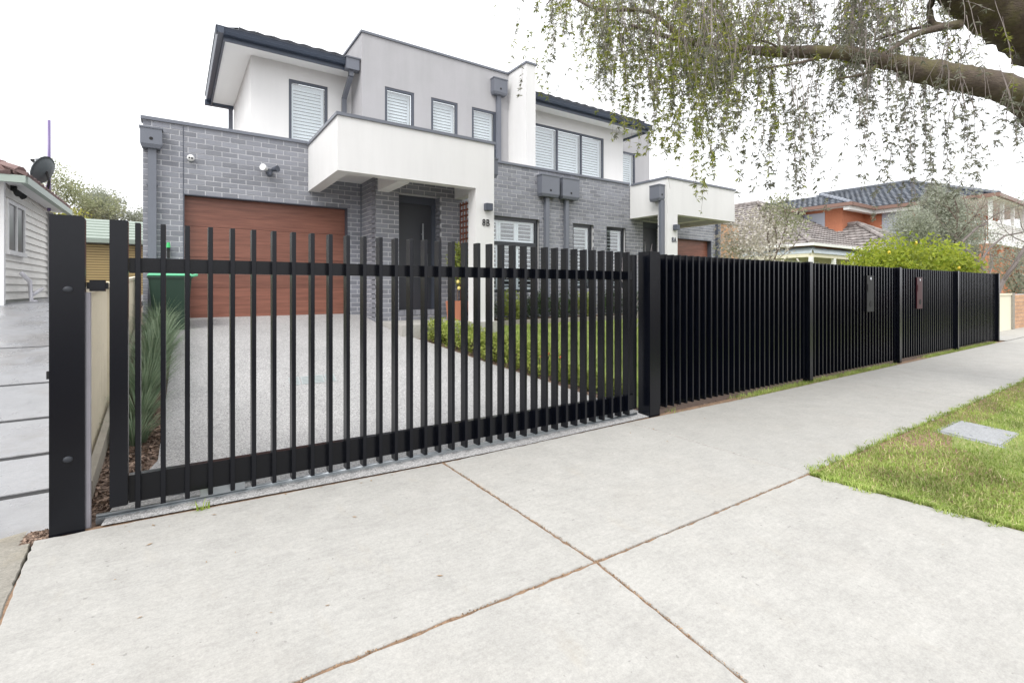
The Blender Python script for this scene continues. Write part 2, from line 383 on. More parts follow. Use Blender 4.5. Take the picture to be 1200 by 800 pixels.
# neighbour's wet driveway: slabs with dark gravel gaps between
nd_ = surface('neighbour_driveway', [-14, -8, -4, -2.6, -.56], [3.45, 4, 6, 9, 13, 24], lambda x, y: nz(y) - .098, m_dark)
m_gap = M('dark_wet_gravel', (.018, .018, .02), .6, .5, 60, 90, .6)
gaps = [3.62, 4.31, 4.97, 5.83, 7.01, 8.86, 13.0, 24.0]
for a, b in zip(gaps, gaps[1:]):
    sg = .028 + .006 * (a / 4)
    lo, hi = a + (sg if a > 3.7 else 0), b - sg
    if 4 < a < 12: build('gap_strip', G().hexa([(-3.6, a - sg - .005, nz(a) - .06), (-.57, a - sg - .005, nz(a) - .06), (-.57, a + sg + .005, nz(a) - .06), (-3.6, a + sg + .005, nz(a) - .06), (-3.6, a - sg - .005, nz(a - sg) - .006), (-.57, a - sg - .005, nz(a - sg) - .006), (-.57, a + sg + .005, nz(a + sg) - .006), (-3.6, a + sg + .005, nz(a + sg) - .006)]), m_gap, nd_)
    for X0, X1 in ((-3.6, -.57),):
        slab([(X0, lo, nz(lo)), (X1, lo, nz(lo)), (X1, hi, nz(hi)), (X0, hi, nz(hi))], parent=nd_, mat=m_wet, bev=.002)

# ------------------------------------------------------------------ the duplex townhouse
MX = 14.52                                   # mirror: x -> MX - x
CZ, CH = .72, .086                           # brick courses
def course(k): return CZ + CH * k
house = thing('townhouse', 'two storey grey brick and white rendered duplex behind the black fence', 'house', (7.26, 11, .7))
bricks = []                                  # (wall, x0,x1,y0,y1,z0,z1)
def cut_wall(g, axis, u0, u1, z0, z1, p0, p1, openings):
    us = sorted({u0, u1, *[v for o in openings for v in o[:2] if u0 < v < u1]})
    for a, b in zip(us, us[1:]):
        m = (a + b) / 2; blocked = sorted((o[2], o[3]) for o in openings if o[0] < m < o[1]); z = z0
        for s0, s1 in blocked + [(z1, z1)]:
            if s0 > z + 1e-4:
                g.box(a, b, p0, p1, z, s0) if axis == 'x' else g.box(p0, p1, a, b, z, s0)
            z = max(z, s1)
    return g
def brick_wall(name, axis, u0, u1, plane, openings=(), z1=None, k1=38, face=-1, joints=(), corner0=0):
    """brick wall; bricks stand 9 mm proud of the mortar"""
    z1 = course(k1)
    p0, p1 = (plane, plane + .22) if face < 0 else (plane - .22, plane)
    w = build(name, cut_wall(G(), axis, u0, u1, .5, z1 - .004, p0, p1, [(o[0], o[1], max(o[2], .5), o[3]) for o in openings]), m_mortar, house)
    q0, q1 = (plane - .005, plane + .03) if face < 0 else (plane - .03, plane + .005)
    for k in range(k1):
        za, zb = course(k), course(k) + CH - .013
        zm = (za + zb) / 2
        cuts = sorted([(o[0], o[1]) for o in openings if o[2] < zm < o[3]] + [(j - .007, j + .007) for j in joints])
        spans = []; u = u0
        for c0, c1 in cuts + [(u1, u1)]:
            if c0 > u + .01: spans.append((u, c0))
            u = max(u, c1)
        off = u0 - (.12 if (k + corner0) % 2 else 0)
        i = 0
        for sa, sb in spans:
            n0 = math.floor((sa - off) / .24)
            while True:
                a = off + n0 * .24; b = a + .227; n0 += 1
                if a >= sb: break
                a2, b2 = max(a, sa), min(b, sb)
                if b2 - a2 < .02: continue
                bricks.append((w, a2, b2, q0, q1, za, zb) if axis == 'x' else (w, q0, q1, a2, b2, za, zb))
    return w
WT = course(38)
def mir(o): return (MX - o[1], MX - o[0], o[2], o[3])
gd = (.13, 2.75, .5, course(25))
ed = (3.47, 4.33, course(2), course(28))
w_front = [(5.22, 6.77, course(6), course(25)), (7.76, 8.42, course(7), course(25)), (8.86, 9.54, course(7), course(25))]
gw = brick_wall('garage_wall', 'x', -.41, 3.03, 9.7, [gd], joints=(.12,))
pw = brick_wall('entry_return_wall', 'y', 8.885, 9.703, 3.03)
fw = brick_wall('front_wall', 'x', 3.03, MX - 3.03, 8.87, [ed, mir(ed)] + w_front)
brick_wall('garage_wall', 'x', MX - 3.03, MX + .41, 9.7, [mir(gd)])
brick_wall('side_wall', 'y', 9.93, 17, -.41)
brick_wall('side_wall', 'y', 9.93, 17, MX + .41, face=1)
for sx in (ed[1], mir(ed)[1]):                                       # lit side of each door recess
    brick_wall('entry_reveal', 'y', 8.895, 9.2, sx, k1=28) if sx == ed[1] else brick_wall('entry_reveal', 'y', 8.895, 9.2, sx, k1=28)
build('control_joint', G().box(.114, .126, 9.693, 9.72, course(25), WT - .01), m_dgrey, house)
build('control_joint', G().box(3.005, 3.026, 9.69, 9.72, .7, WT - .01), m_mgrey, house)
# the bricks: the 300 that show largest are pieces of their own, the rest one part per wall
def show(b):
    w, x0, x1, y0, y1, z0, z1 = b
    d = depth((x0 + x1) / 2, y0)
    hid = (w is not gw and w is not pw and w is not fw) or (z0 > 3.1 and 2.0 < x0 < 4.8) or (x0 > 4.9 and z1 < 1.75) or (4.1 < x0 < 4.9)
    wide = max((x1 - x0) * (_c if y1 - y0 < .06 else 0), (y1 - y0) * .3 if x1 - x0 < .06 else 0)
    return 0 if hid else wide * (z1 - z0) / d ** 2
order = sorted(bricks, key=show, reverse=True)
mesh_cache = {}
rest = {}
for i, b in enumerate(order):
    w, x0, x1, y0, y1, z0, z1 = b
    if i < 300:
        key = (round(x1 - x0, 3), round(y1 - y0, 3))
        if key not in mesh_cache:
            hx, hy = (x1 - x0) / 2, (y1 - y0) / 2
            me = bpy.data.meshes.new('brick'); gg = G().box(-hx, hx, -hy, hy, 0, z1 - z0); me.from_pydata(gg.v, [], gg.f)
            me.materials.append(m_brick); mesh_cache[key] = me
        j = rnd.uniform(-.002, .002)
        place('brick', mesh_cache[key], w, ((x0 + x1) / 2, (y0 + y1) / 2 + j, z0))
    else:
        j = rnd.uniform(-.002, .002)
        rest.setdefault(w.name, (w, G()))[1].box(x0 + (j if x1 - x0 < .06 else 0), x1 + (j if x1 - x0 < .06 else 0), y0 + (j if y1 - y0 < .06 else 0), y1 + (j if y1 - y0 < .06 else 0), z0, z1)
for w, gg in rest.values(): build('brickwork', gg, m_brick, w, kind='stuff')
# parapet cappings
m_satin = M('satin_steel', (.42, .44, .47), .4, .05, metal=.3)
def caps(sgn):
    f = (lambda a, b: (a, b)) if sgn > 0 else (lambda a, b: (MX - b, MX - a))
    x0, x1 = f(-.44, 2.03); build('parapet_cap', G().box(x0, x1, 9.665, 9.95, WT - .002, WT + .05), m_mgrey, house)
    x0, x1 = f(2.015, 4.855); build('canopy_cap', G().box(x0, x1, 7.665, 8.8, 3.952, 4.0).box(*f(2.015, 2.28), 8.8, 9.66, 3.952, 4.0), m_mgrey, house)
    c = G()
    c.box(*f(2.04, 4.83), 7.69, 7.89, 3.12, 3.952)
    c.box(*f(2.041, 2.24), 7.89, 9.688, 3.121, 3.952)
    c.box(*f(4.63, 4.829), 7.89, 8.858, 3.121, 3.952)
    c.box(*f(2.24, 3.018), 7.89, 9.688, 3.37, 3.5)
    c.box(*f(3.018, 4.63), 7.89, 8.858, 3.37, 3.5)
    c.box(*f(3.06, 3.27), 7.89, 8.857, 3.10, 3.37)
    build('canopy', c, m_white, house)
    base = .72
    build('pillar', G().box(*f(4.45, 4.83), 7.69, 7.97, base, 3.12), m_white, house)
    # garage door of four boards, recessed
    x0, x1 = f(.11, 2.77)
    d = build('garage_door', G().box(x0, x1, 9.86, 9.9, .7, course(25) + .05), m_dark, house)
    zz = [.835, 1.345, 1.86, 2.37, 2.91]
    for a, b in zip(zz, zz[1:]): build('panel', G().box(x0, x1, 9.83, 9.87, a, b - .005), m_timber, d)
    build('door_trim', G().box(*f(.116, .133), 9.688, 9.83, .72, course(25)).box(*f(2.742, 2.756), 9.688, 9.83, .72, course(25)).box(*f(.133, 2.742), 9.688, 9.83, course(25) - .012, course(25) + .004), m_dgrey, house)
    # entry door with long pull handle
    x0, x1 = f(3.46, 4.335)
    e = build('entry_door', G().box(x0, x1, 9.13, 9.19, course(2), 3.12), m_door, house)
    build('door_frame', G().box(x0, x1, 9.09, 9.125, 2.98, 3.13).box(*f(4.24, 4.325), 9.09, 9.125, .93, 2.98), m_dgrey, e)
    build('door_handle', G().tube([(f(4.04, 4.04)[0], 9.06, 1.22), (f(4.04, 4.04)[0], 9.06, 2.6)], [.017, .017]).bar((f(4.04, 4.04)[0], 9.06, 1.4), (f(4.04, 4.04)[0], 9.14, 1.4), .02, .02).bar((f(4.04, 4.04)[0], 9.06, 2.4), (f(4.04, 4.04)[0], 9.14, 2.4), .02, .02), m_satin, e, smooth=True)
    build('lock', G().box(*f(4.13, 4.16), 9.1, 9.13, 1.72, 2.02), m_satin, e)
    for i in range(8):
        xa = 3.475 + i * .107; build('sill_brick', G().box(*f(xa, xa + .096), 8.85, 9.08, course(1) + .02, course(2) + .03), m_brick, e)
    # porch slab
    build('porch', G().box(*f(3.04, 4.9), 7.62, 8.86, .2, .735), m_conc, house, bevel=.01)
caps(1); caps(-1)
build('front_cap', G().box(4.86, MX - 4.86, 8.835, 9.12, WT - .002, WT + .048), m_mgrey, house)
build('terrace', G().box(-.2, MX + .2, 9.93, 15.5, 3.55, 3.7).box(3.06, MX - 3.06, 9.1, 9.93, 3.551, 3.699), M('pale_bounce_roof', (.62, .62, .62), .6), house)  # hidden roof, coloured pale to bounce light up to the soffits

# windows
slat_cache = {}
def window(x0, x1, z0, z1, y, mulls=(), transom=None, fr=.055, set_in=.07, shut=True, pitch=.07, plain=0, fm=None):
    fm = fm or m_dgrey
    ya, yb = y + set_in, y + set_in + .05
    g = G().box(x0, x0 + fr, ya, yb, z0, z1).box(x1 - fr, x1, ya, yb, z0, z1).box(x0 + fr, x1 - fr, ya, yb, z1 - fr, z1).box(x0 + fr, x1 - fr, ya, yb, z0, z0 + fr)
    for m in mulls: g.box(m - fr / 2, m + fr / 2, ya + .002, yb - .002, z0 + fr, z1 - fr)
    if transom: g.box(x0 + fr, x1 - fr, ya - .002, yb - .004, transom - .04, transom + .04)
    wd = build('window', G().box(x0 + .01, x1 - .01, y + .2, y + .205, z0 + .01, z1 - .01), m_room, house)
    build('frame', g, fm, wd)
    ed_ = [x0 + fr] + sorted(mulls) + [x1 - fr]
    for i, (a, b) in enumerate(zip(ed_, ed_[1:])):
        a += fr / 2 * (i > 0); b -= fr / 2 * (i < len(ed_) - 2)
        zs = [(z0 + fr, z1 - fr)] if not transom else [(z0 + fr, transom - .04), (transom + .04, z1 - fr)]
        for za, zb in zs:
            build('pane', G().box(a, b, ya + .02, ya + .026, za, zb), m_glass, wd)
            if not shut: continue
            sw = .05
            n_p = 3 if transom else 1
            for q in range(n_p):
                aa, bb = a + (b - a) * q / n_p + .004, a + (b - a) * (q + 1) / n_p - .004
                build('shutter_frame', G().box(aa, aa + sw, y + .13, y + .165, za, zb).box(bb - sw, bb, y + .13, y + .165, za, zb).box(aa + sw, bb - sw, y + .132, y + .163, zb - sw, zb).box(aa + sw, bb - sw, y + .132, y + .163, za, za + sw), m_shutter, wd)
                L = round(bb - aa - 2 * sw, 3); n = max(1, int((zb - za - 2 * sw) / pitch))
                for k in range(n):
                    if L not in slat_cache:
                        gg = G().bar((-L / 2, 0, 0), (L / 2, 0, 0), .066, .009, up=(0, -.9, .43) if y > 9 else (0, -.3, .95)); me = bpy.data.meshes.new('slat'); me.from_pydata(gg.v, [], gg.f); me.materials.append(m_shutter); slat_cache[L] = me
                    place('slat', slat_cache[L], wd, ((aa + bb) / 2, y + .147, za + sw + (k + .5) * (zb - za - 2 * sw) / n))
    return wd
for i, o in enumerate(w_front):
    window(o[0] + .002, o[1] - .002, o[2], o[3], 8.87, (), 2.30 if i == 0 else None, fr=.075, set_in=.06, fm=m_frame, pitch=.085)
# upper storey
ZT = 6.83
u_w = build('upper_wall', cut_wall(G(), 'x', 1.29, 3.34, 3.6, 6.13, 11.4, 11.6, [(2.01, 2.81, 4.22, 5.79)]).box(1.29, 1.49, 11.6, 14.9, 3.6, 6.13), m_white, house)
window(2.012, 2.808, 4.22, 5.79, 11.4, set_in=.01)
gws = [(3.84, 4.53, 4.1, 5.79), (4.95, 5.65, 4.1, 5.79), (6.04, 6.75, 4.1, 5.79)]
build('upper_wall', cut_wall(G(), 'x', 3.33, 7.13, 3.6, ZT, 10.64, 10.84, gws).box(3.33, 3.53, 10.84, 13.2, 3.6, ZT - .001), m_grey, house)
for o in gws: window(o[0] + .002, o[1] - .002, o[2], o[3], 10.64, set_in=.01)
build('parapet_cap', G().box(3.30, 7.10, 10.61, 10.87, ZT - .002, ZT + .045).box(3.3, 3.56, 10.87, 13.2, ZT - .003, ZT + .044), m_mgrey, house)
build('party_wall', G().box(7.12, 7.40, 9.85, 14, 3.6, ZT + .01), m_white, house)
build('party_wall_cap', G().box(7.09, 7.43, 9.82, 14, ZT + .008, ZT + .055), m_mgrey, house)
ws = (7.86, 10.52, 4.15, 5.76)
build('upper_wall', cut_wall(G(), 'x', 7.4, 11.33, 3.6, 6.13, 10.64, 10.84, [ws]).box(11.13, 11.33, 10.84, 14, 3.6, 6.13), m_white, house)
window(ws[0] + .002, ws[1] - .002, ws[2], ws[3], 10.64, (8.75, 9.64), set_in=.01)
w4 = (11.45, 12.72, 4.1, 5.82)
build('upper_wall', cut_wall(G(), 'x', 11.335, 13.44, 3.6, ZT, 11.4, 11.6, [w4]).box(13.24, 13.44, 11.6, 14, 3.6, ZT - .001), m_grey, house)
window(w4[0] + .002, w4[1] - .002, w4[2], w4[3], 11.4, (12.1,), set_in=.01)
# roofs: sheathing, tiles, fascia, gutter, soffit
m_tile = M('grey_roof_tile', (.085, .09, .105), .6, .2, 8, 80, .3, piece=.2)
def tiles(name, poly, mat, parent, tw=.3, th=.34, thick=.05, base_mat=None):
    """tiled slope: poly = planar corner list, first edge is the eave"""
    P = [Vector(p) for p in poly]; u = (P[1] - P[0]).normalized(); n = (P[1] - P[0]).cross(P[2] - P[1]).normalized()
    if n.z < 0: n = -n
    v = n.cross(u)
    if v.z < 0: v = -v
    Q = [((p - P[0]).dot(u), (p - P[0]).dot(v)) for p in P]
    def inside(a, b):
        r = False
        for (x1, y1), (x2, y2) in zip(Q, Q[1:] + Q[:1]):
            if (y1 > b) != (y2 > b) and a < (x2 - x1) * (b - y1) / (y2 - y1) + x1: r = not r
        return r
    g = G(); us = [q[0] for q in Q]; vs = [q[1] for q in Q]
    for j in range(int(max(vs) / th) + 1):
        for i in range(int((max(us) - min(us)) / tw) + 2):
            a = min(us) + (i + (.5 if j % 2 else 0)) * tw; b = j * th
            if not inside(a + tw / 2, b + th * .5): continue
            o = P[0] + u * a + v * b
            c = [o + n * thick * 1.25 - v * .03, o + u * tw * .5 + n * thick * .8 - v * .03, o + u * tw * .96 + n * thick * 1.25 - v * .03]
            t = [o + v * th + n * .012, o + u * tw * .5 + v * th + n * .004, o + u * tw * .96 + v * th + n * .012]
            lo = [o - v * .03 + n * .0, o + u * tw * .96 - v * .03 + n * .0]
            g.add(c + t + lo, [(0, 1, 4, 3), (1, 2, 5, 4), (6, 7, 2, 1, 0), (6, 0, 3), (7, 5, 2)])
    s = build(name, G().add([tuple(p - n * .01) for p in P], [tuple(range(len(P)))]), base_mat or mat, parent)
    if g.v: build('roof_tiles', g, mat, s, kind='stuff')
    return s
def ridge(pts, mat, parent, r=.1, name='ridge_cap'):
    for a, b in zip(pts, pts[1:]):
        a, b = Vector(a), Vector(b); n = max(1, int((b - a).length / .4)); g = G()
        for k in range(n):
            p, q = a.lerp(b, k / n), a.lerp(b, (k + 1.06) / n); g.tube([p, q], [r, r * .86], 8)
        build(name, g, mat, parent)
rz = 6.275
tiles('roof', [(.72, 10.83, rz), (3.36, 10.83, rz), (3.36, 13.2, rz + .95), (3.05, 13.2, rz + .95)], m_tile, house)
tiles('roof', [(.72, 15.2, rz), (.72, 10.83, rz), (3.05, 13.2, rz + .95), (3.05, 15.2, rz + .95)], m_tile, house)
tiles('roof', [(7.42, 10.07, rz), (11.9, 10.07, rz), (9.6, 12.4, rz + .95), (7.42, 12.4, rz + .95)], m_tile, house)
build('soffit', G().box(.80, 3.32, 10.90, 11.398, 6.1, 6.125).box(.80, 1.288, 11.398, 15.0, 6.1, 6.125), m_soffit, house)
build('soffit', G().box(7.405, 11.85, 10.15, 10.638, 6.1, 6.125).box(11.335, 11.85, 10.638, 11.39, 6.1, 6.125), m_soffit, house)
def gutter(a, b, out, name='gutter'):
    a, b, o = Vector(a), Vector(b), Vector(out)
    g = G()
    prof = [(0, 0), (.095, 0), (.115, .05), (.105, .06), (.12, .11), (.135, .12), (.12, .13), (0, .13)]
    n = len(prof); g.v = [tuple(p + o * q[0] + Vector((0, 0, q[1]))) for p in (a, b) for q in prof]
    g.f = [(i, (i + 1) % n, n + (i + 1) % n, n + i) for i in range(n)] + [tuple(range(n - 1, -1, -1)), tuple(range(n, 2 * n))]
    return build(name, g, m_gutter, house)
build('fascia', G().box(.77, 3.33, 10.87, 10.90, 6.03, 6.24).box(.77, .80, 10.90, 15.0, 6.031, 6.239), m_gutter, house)
gutter((.64, 10.868, 6.12), (3.1, 10.868, 6.12), (0, -1, 0)); gutter((.768, 10.74, 6.118), (.768, 14.85, 6.118), (-1, 0, 0))
build('fascia', G().box(7.405, 11.88, 10.12, 10.15, 6.03, 6.24).box(11.85, 11.88, 10.15, 11.39, 6.031, 6.239), m_gutter, house)
gutter((7.43, 10.118, 6.12), (11.93, 10.118, 6.12), (0, -1, 0))
build('end_gutter', G().box(.64, 1.285, 14.86, 14.98, 6.03, 6.15), m_gutter, house)
build('downpipe', G().box(1.17, 1.27, 14.9, 14.97, 3.2, 6.03), m_mgrey, house)
# rainwater heads and downpipes
def rain_head(x0, x1, y0, y1, z0, z1, px0, px1, py0, py1, pz, mark=True):
    h = build('rainwater_head', G().hexa([(x0 + .025, y0 + .02, z0), (x1 - .025, y0 + .02, z0), (x1 - .025, y1, z0), (x0 + .025, y1, z0), (x0, y0, z0 + .06), (x1, y0, z0 + .06), (x1, y1, z0 + .06), (x0, y1, z0 + .06)]).box(x0, x1, y0, y1, z0 + .06, z1).box(x0 - .012, x1 + .012, y0 - .012, y1, z1, z1 + .025), m_mgrey, house)
    if mark: build('overflow_hole', G().tube([((x0 + x1) / 2, y0 + .01, z0 + .14), ((x0 + x1) / 2, y0 - .004, z0 + .14)], [.025, .025], 12), m_dark, h)
    build('downpipe', G().box(px0, px1, py0, py1, pz, z0 + .01), m_mgrey, house)
    for zz in (pz + 1.1, pz + 2.2):
        if zz < z0 - .3: build('pipe_bracket', G().box(px0 - .02, px1 + .02, py1 - .02, py1 + .01, zz, zz + .03), m_mgrey, house)
rain_head(-.44, -.16, 9.53, 9.69, 3.52, 3.82, -.345, -.235, 9.6, 9.688, .75)
rain_head(6.70, 7.20, 8.68, 8.858, 3.38, 3.84, 6.88, 6.98, 8.77, 8.858, .7)
rain_head(7.30, 7.80, 8.68, 8.858, 3.38, 3.84, 7.46, 7.56, 8.77, 8.858, .7)
rain_head(6.58, 6.98, 10.47, 10.638, 6.2, 6.58, 6.73, 6.84, 10.55, 10.638, 3.75)
rain_head(9.49, 9.688, 7.76, 8.06, 3.42, 3.78, 9.56, 9.688, 7.76, 7.84, .6)
rain_head(4.834, 5.05, 7.9, 8.18, 3.42, 3.76, 4.84, 4.9, 8.08, 8.14, .6, mark=False)
h = build('rainwater_head', G().box(3.02, 3.30, 10.70, 10.9, 6.02, 6.26).box(3.0, 3.32, 10.68, 10.9, 6.255, 6.28), m_mgrey, house)
build('downpipe', G().bar((3.15, 10.82, 6.02), (3.15, 10.82, 5.9), .09, .09).bar((3.15, 10.82, 5.92), (3.15, 11.33, 5.6), .09, .09).bar((3.15, 11.34, 5.62), (3.15, 11.34, 3.75), .09, .09), m_mgrey, house)
build('downpipe', G().bar((11.85, 10.3, 6.07), (11.38, 11.36, 5.85), .06, .06).bar((11.4, 11.35, 5.86), (11.4, 11.35, 5.7), .07, .07), m_gutter, house)
build('downpipe', G().box(14.62, 14.73, 9.6, 9.69, .7, WT - .1), m_dgrey, house)
# small fittings
def wall_light(x, y, z): build('wall_light', G().box(x - .07, x + .07, y - .1, y, z, z + .13), m_dgrey, house, bevel=.006)
wall_light(4.68, 7.69, 2.73); wall_light(9.965, 7.69, 2.73)
s = build('sensor', G().sphere((.22, 9.66, 3.46), .055, 12, 8), m_soffit, house, smooth=True)
build('lens', G().sphere((.235, 9.615, 3.45), .016, 8, 6), m_dark, s)
build('lens', G().sphere((.20, 9.612, 3.455), .014, 8, 6), m_dark, s)
sl = build('security_light', G().box(1.33, 1.43, 9.6, 9.695, 3.36, 3.43).sphere((1.38, 9.6, 3.33), .045), m_dgrey, house)
for sx in (-1, 1): build('lamp_head', G().tube([(1.38 + sx * .05, 9.6, 3.42), (1.38 + sx * .12, 9.52, 3.43)], [.035, .058], 12), m_soffit if sx < 0 else m_dgrey, sl)
t_ = build('garden_tap', G().box(-.10, -.06, 9.6, 9.69, 1.82, 1.98), m_dark, house)
build('hose_fitting', G().tube([(-.08, 9.6, 1.98), (-.08, 9.6, 2.06)], [.03, .022], 8), M('green_plastic', (.05, .5, .15), .4), t_)
def text(s, x, y, z, h, mat, parent, name):
    cu = bpy.data.curves.new(name, 'FONT'); cu.body = s; cu.size = h / .72; cu.extrude = .008; cu.space_character = 1.15
    to = bpy.data.objects.new(name, cu); col.objects.link(to)
    bpy.context.view_layer.update()
    me = bpy.data.meshes.new_from_object(to.evaluated_get(bpy.context.evaluated_depsgraph_get()))
    bpy.data.objects.remove(to)
    me.transform(Matrix.Rotation(R(90), 4, 'X')); me.transform(Matrix.Diagonal((.8, 1, 1, 1))); me.materials.clear(); me.materials.append(mat)
    return place(name, me, parent, (x, y, z))
text('8B', 4.575, 7.684, 2.46, .125, m_dark, house, 'house_number')
text('8A', 9.845, 7.684, 2.44, .125, m_dgrey, house, 'house_number')

# ------------------------------------------------------------------ the black fence and sliding gate
FY, FT = 3.5, 1.70                               # picket face, fence top
def mesh_of(name, g, mat, bevel=0):
    me = bpy.data.meshes.new(name); me.from_pydata([tuple(p) for p in g.v], [], g.f)
    if bevel:
        bm = bmesh.new(); bm.from_mesh(me); bmesh.ops.bevel(bm, geom=bm.edges[:], offset=bevel, segments=1, affect='EDGES'); bm.to_mesh(me); bm.free()
    me.materials.append(mat); return me
picket_me = mesh_of('picket', G().box(-.0125, .0125, -.039, .039, 0, FT - .07), m_black, .0015)
gate = thing('sliding_gate', 'long black steel picket sliding gate closed across the driveway', 'gate', (1.8, FY + .05, .03))
build('gate_stile', G().box(-.296, -.215, FY + .0, FY + .075, .122, FT + .01), m_black, gate, bevel=.003)
build('gate_stile', G().box(3.93, 3.99, FY + .055, FY + .11, .08, FT - .02), m_black, gate)
build('top_rail', G().box(-.214, 3.929, FY + .055, FY + .105, 1.42, 1.505), m_black, gate, bevel=.003)
build('bottom_rail', G().hexa([(x, y, (.075 + .155 * z) + tz(x) * .9) for z in (0, 1) for x, y in ((-.214, FY + .055), (3.929, FY + .055), (3.929, FY + .105), (-.214, FY + .105))]), m_black, gate)
for i in range(35):
    x = -.171 + i * .1172
    zb = .046 + tz(x) * 1.1; place('picket', picket_me, gate, (x, FY + .039, zb)).scale = (1, 1, (FT - zb) / (FT - .07))
for x in (.25, 3.5): build('wheel_housing', G().box(x - .12, x + .12, FY + .06, FY + .09, .025 + tz(x), .085 + tz(x)), m_galv, gate)
tr = thing('gate_track', 'galvanised steel rail set in the strip under the sliding gate', 'track', (2, FY + .1, 0))
build('base_plate', G().hexa([(x, y, z + tz(x)) for z in (-.02, .012) for x, y in ((-.36, FY + .06), (4.02, FY + .06), (4.02, FY + .115), (-.36, FY + .115))]), m_galv, tr)
build('rail', G().tube([(-.36, FY + .085, .02 + tz(-.36)), (2.4, FY + .085, .02), (4.02, FY + .085, .02)], [.011, .011, .011], 10), m_galv, tr, smooth=True)
ga = thing('gate_guide', 'short galvanised steel guide bar lying on the driveway behind the gate', 'guide', (.2, 3.75, .02))
build('bar', G().tube([(-.02, 3.77, .09), (.42, 3.77, .085)], [.022, .022], 10), m_galv, ga, smooth=True)
for xx in (.02, .38): build('foot', G().box(xx - .04, xx + .04, 3.72, 3.82, .03, .075), m_galv, ga)
# the gate's closing post
gp = thing('gate_post', 'wide black steel post where the gate closes, with two domed bolt caps', 'post', (-.46, FY - .03, -.02))
pg = G(); prof = [(-.536, -.1), (-.394, -.1)]
hw = []
for k in range(7):
    a = R(90 * k / 6); hw.append((-.394 - .022 + .022 * math.cos(a), 1.715 - .022 + .022 * math.sin(a)))
outl = [(-.536, -.06), (-.394, -.06)] + hw + [(-.536, 1.715)]
n = len(outl)
pg.v = [(x, y, z) for y in (FY - .038, FY + .012) for x, z in outl]
pg.f = [tuple(range(n)), tuple(range(2 * n - 1, n - 1, -1))] + [(i, n + i, n + (i + 1) % n, (i + 1) % n) for i in range(n)]
build('post', pg, m_black, gp)
m_cap = M('dull_grey_cap', (.03, .033, .04), .5, spec=.3)
for zz in (1.325, .435): build('bolt_cap', G().sphere((-.462, FY - .039, zz), .021, 14, 8, (1, .5, .82)), m_cap, gp, smooth=True)
build('latch_receiver', G().box(-.393, -.302, FY - .005, FY + .055, 1.315, 1.375), m_black, gp, bevel=.012)
build('hinge_bracket', G().box(-.549, -.5365, FY - .02, FY + .0, .86, .90), m_dark, gp)
build('edge_channel', G().box(-.396, -.378, FY + .014, FY + .06, -.02, 1.31), M('lilac_grey_channel', (.40, .385, .42), .5, .15, 10), gp)

fence = thing('picket_fence', 'black steel blade picket fence running from the gate along the footpath', 'fence', (10.6, FY, -.03))
posts = [4.15, 7.5, 10.78, 14.02, 17.2]
build('post', G().box(4.07, 4.23, FY - .05, FY + .11, -.06, FT + .015), m_black, fence, bevel=.004)
for x in posts[1:]:
    build('post', G().box(x - .045, x + .045, FY - .05, FY + .05, -.06, FT + .01), m_black, fence, bevel=.003)
blade_me = mesh_of('picket', G().box(-.0125, .0125, -.045, .045, 0, FT - .045), m_black, .0015)
for a, b in zip(posts, posts[1:]):
    a2 = a + (.08 if a < 5 else .045); b2 = b - .045
    n = round((b2 - a2) / .1172)
    for i in range(n):
        place('picket', blade_me, fence, (a2 + (i + .5) * (b2 - a2) / n, FY + .046, .045))
    build('top_rail', G().box(a2, b2, FY + .067, FY + .11, 1.42, 1.505), m_black, fence)
    build('bottom_rail', G().box(a2, b2, FY + .067, FY + .11, .09, .24), m_black, fence)
    build('backing_sheet', G().box(a2 + (.02 if a > 5 else .02), b2 - .02, FY + .112, FY + .122, .06, 1.66), m_backing, fence)
# letterboxes let into the fence
def letterbox(x, label, mat):
    t = thing('letterbox', label, 'letterbox', (x, FY - .02, .9), 'letterbox plates set in the fence')
    f = build('face_plate', G().box(x - .14, x + .14, FY - .022, FY - .006, .945, 1.545), mat, t, bevel=.003)
    build('body', G().box(x - .13, x + .13, FY - .005, FY + .3, .95, 1.54), m_black, t)
    build('slot_flap', G().box(x - .11, x + .11, FY - .028, FY - .023, 1.28, 1.40), mat, t)
    build('round_opening', G().tube([(x + .02, FY - .015, 1.075), (x + .02, FY - .026, 1.075)], [.052, .052], 18), m_dark, t)
    build('camera_button', G().box(x - .03, x + .02, FY - .03, FY - .022, 1.475, 1.515), m_steel, t)
m_plate = M('dark_steel_plate', (.010, .010, .011), .5, .1, 5, spec=.25)
letterbox(9.57, 'dark steel letterbox plate in the fence, between second and third post from the gate', m_plate)
letterbox(11.81, 'letterbox plate in the fence with a red reflection in its colour, between third and fourth post from the gate', M('red_reflection_plate', (.045, .008, .012), .45, .1, 5, spec=.25))  # red reflection on the steel is put into the base colour

# cream sheet fence on the left boundary
m_cream = M('cream_sheet_steel', (.74, .67, .53), .5, .04, 2, dirt=(.5, .44, .34), dirt_scale=3)
bf = thing('boundary_fence', 'cream ribbed sheet steel fence between the two driveways', 'fence', (-.5, 6.6, .1))
def rib_sheet(y0, y1, zb, zt, x=-.5):
    g = G(); pts = []; y = y0; k = 0
    while y < y1 - .001:
        pts.append((y, 0 if k % 2 == 0 else .018)); y += .012 if k % 2 else .075; pts.append((min(y, y1), pts[-1][1])); y += .012; k += 1
    n = len(pts)
    g.v = [(x + d, yy, z) for z in (0, 1) for yy, d in pts]
    g.v = [(xx, yy, (zt(yy) if z else zb(yy))) for xx, yy, z in g.v]
    g.f = [(i, i + 1, n + i + 1, n + i) for i in range(n - 1)]
    return g
ftop = lambda y: float(np.interp(y, [3.6, 9.6], [1.29, 1.50]))
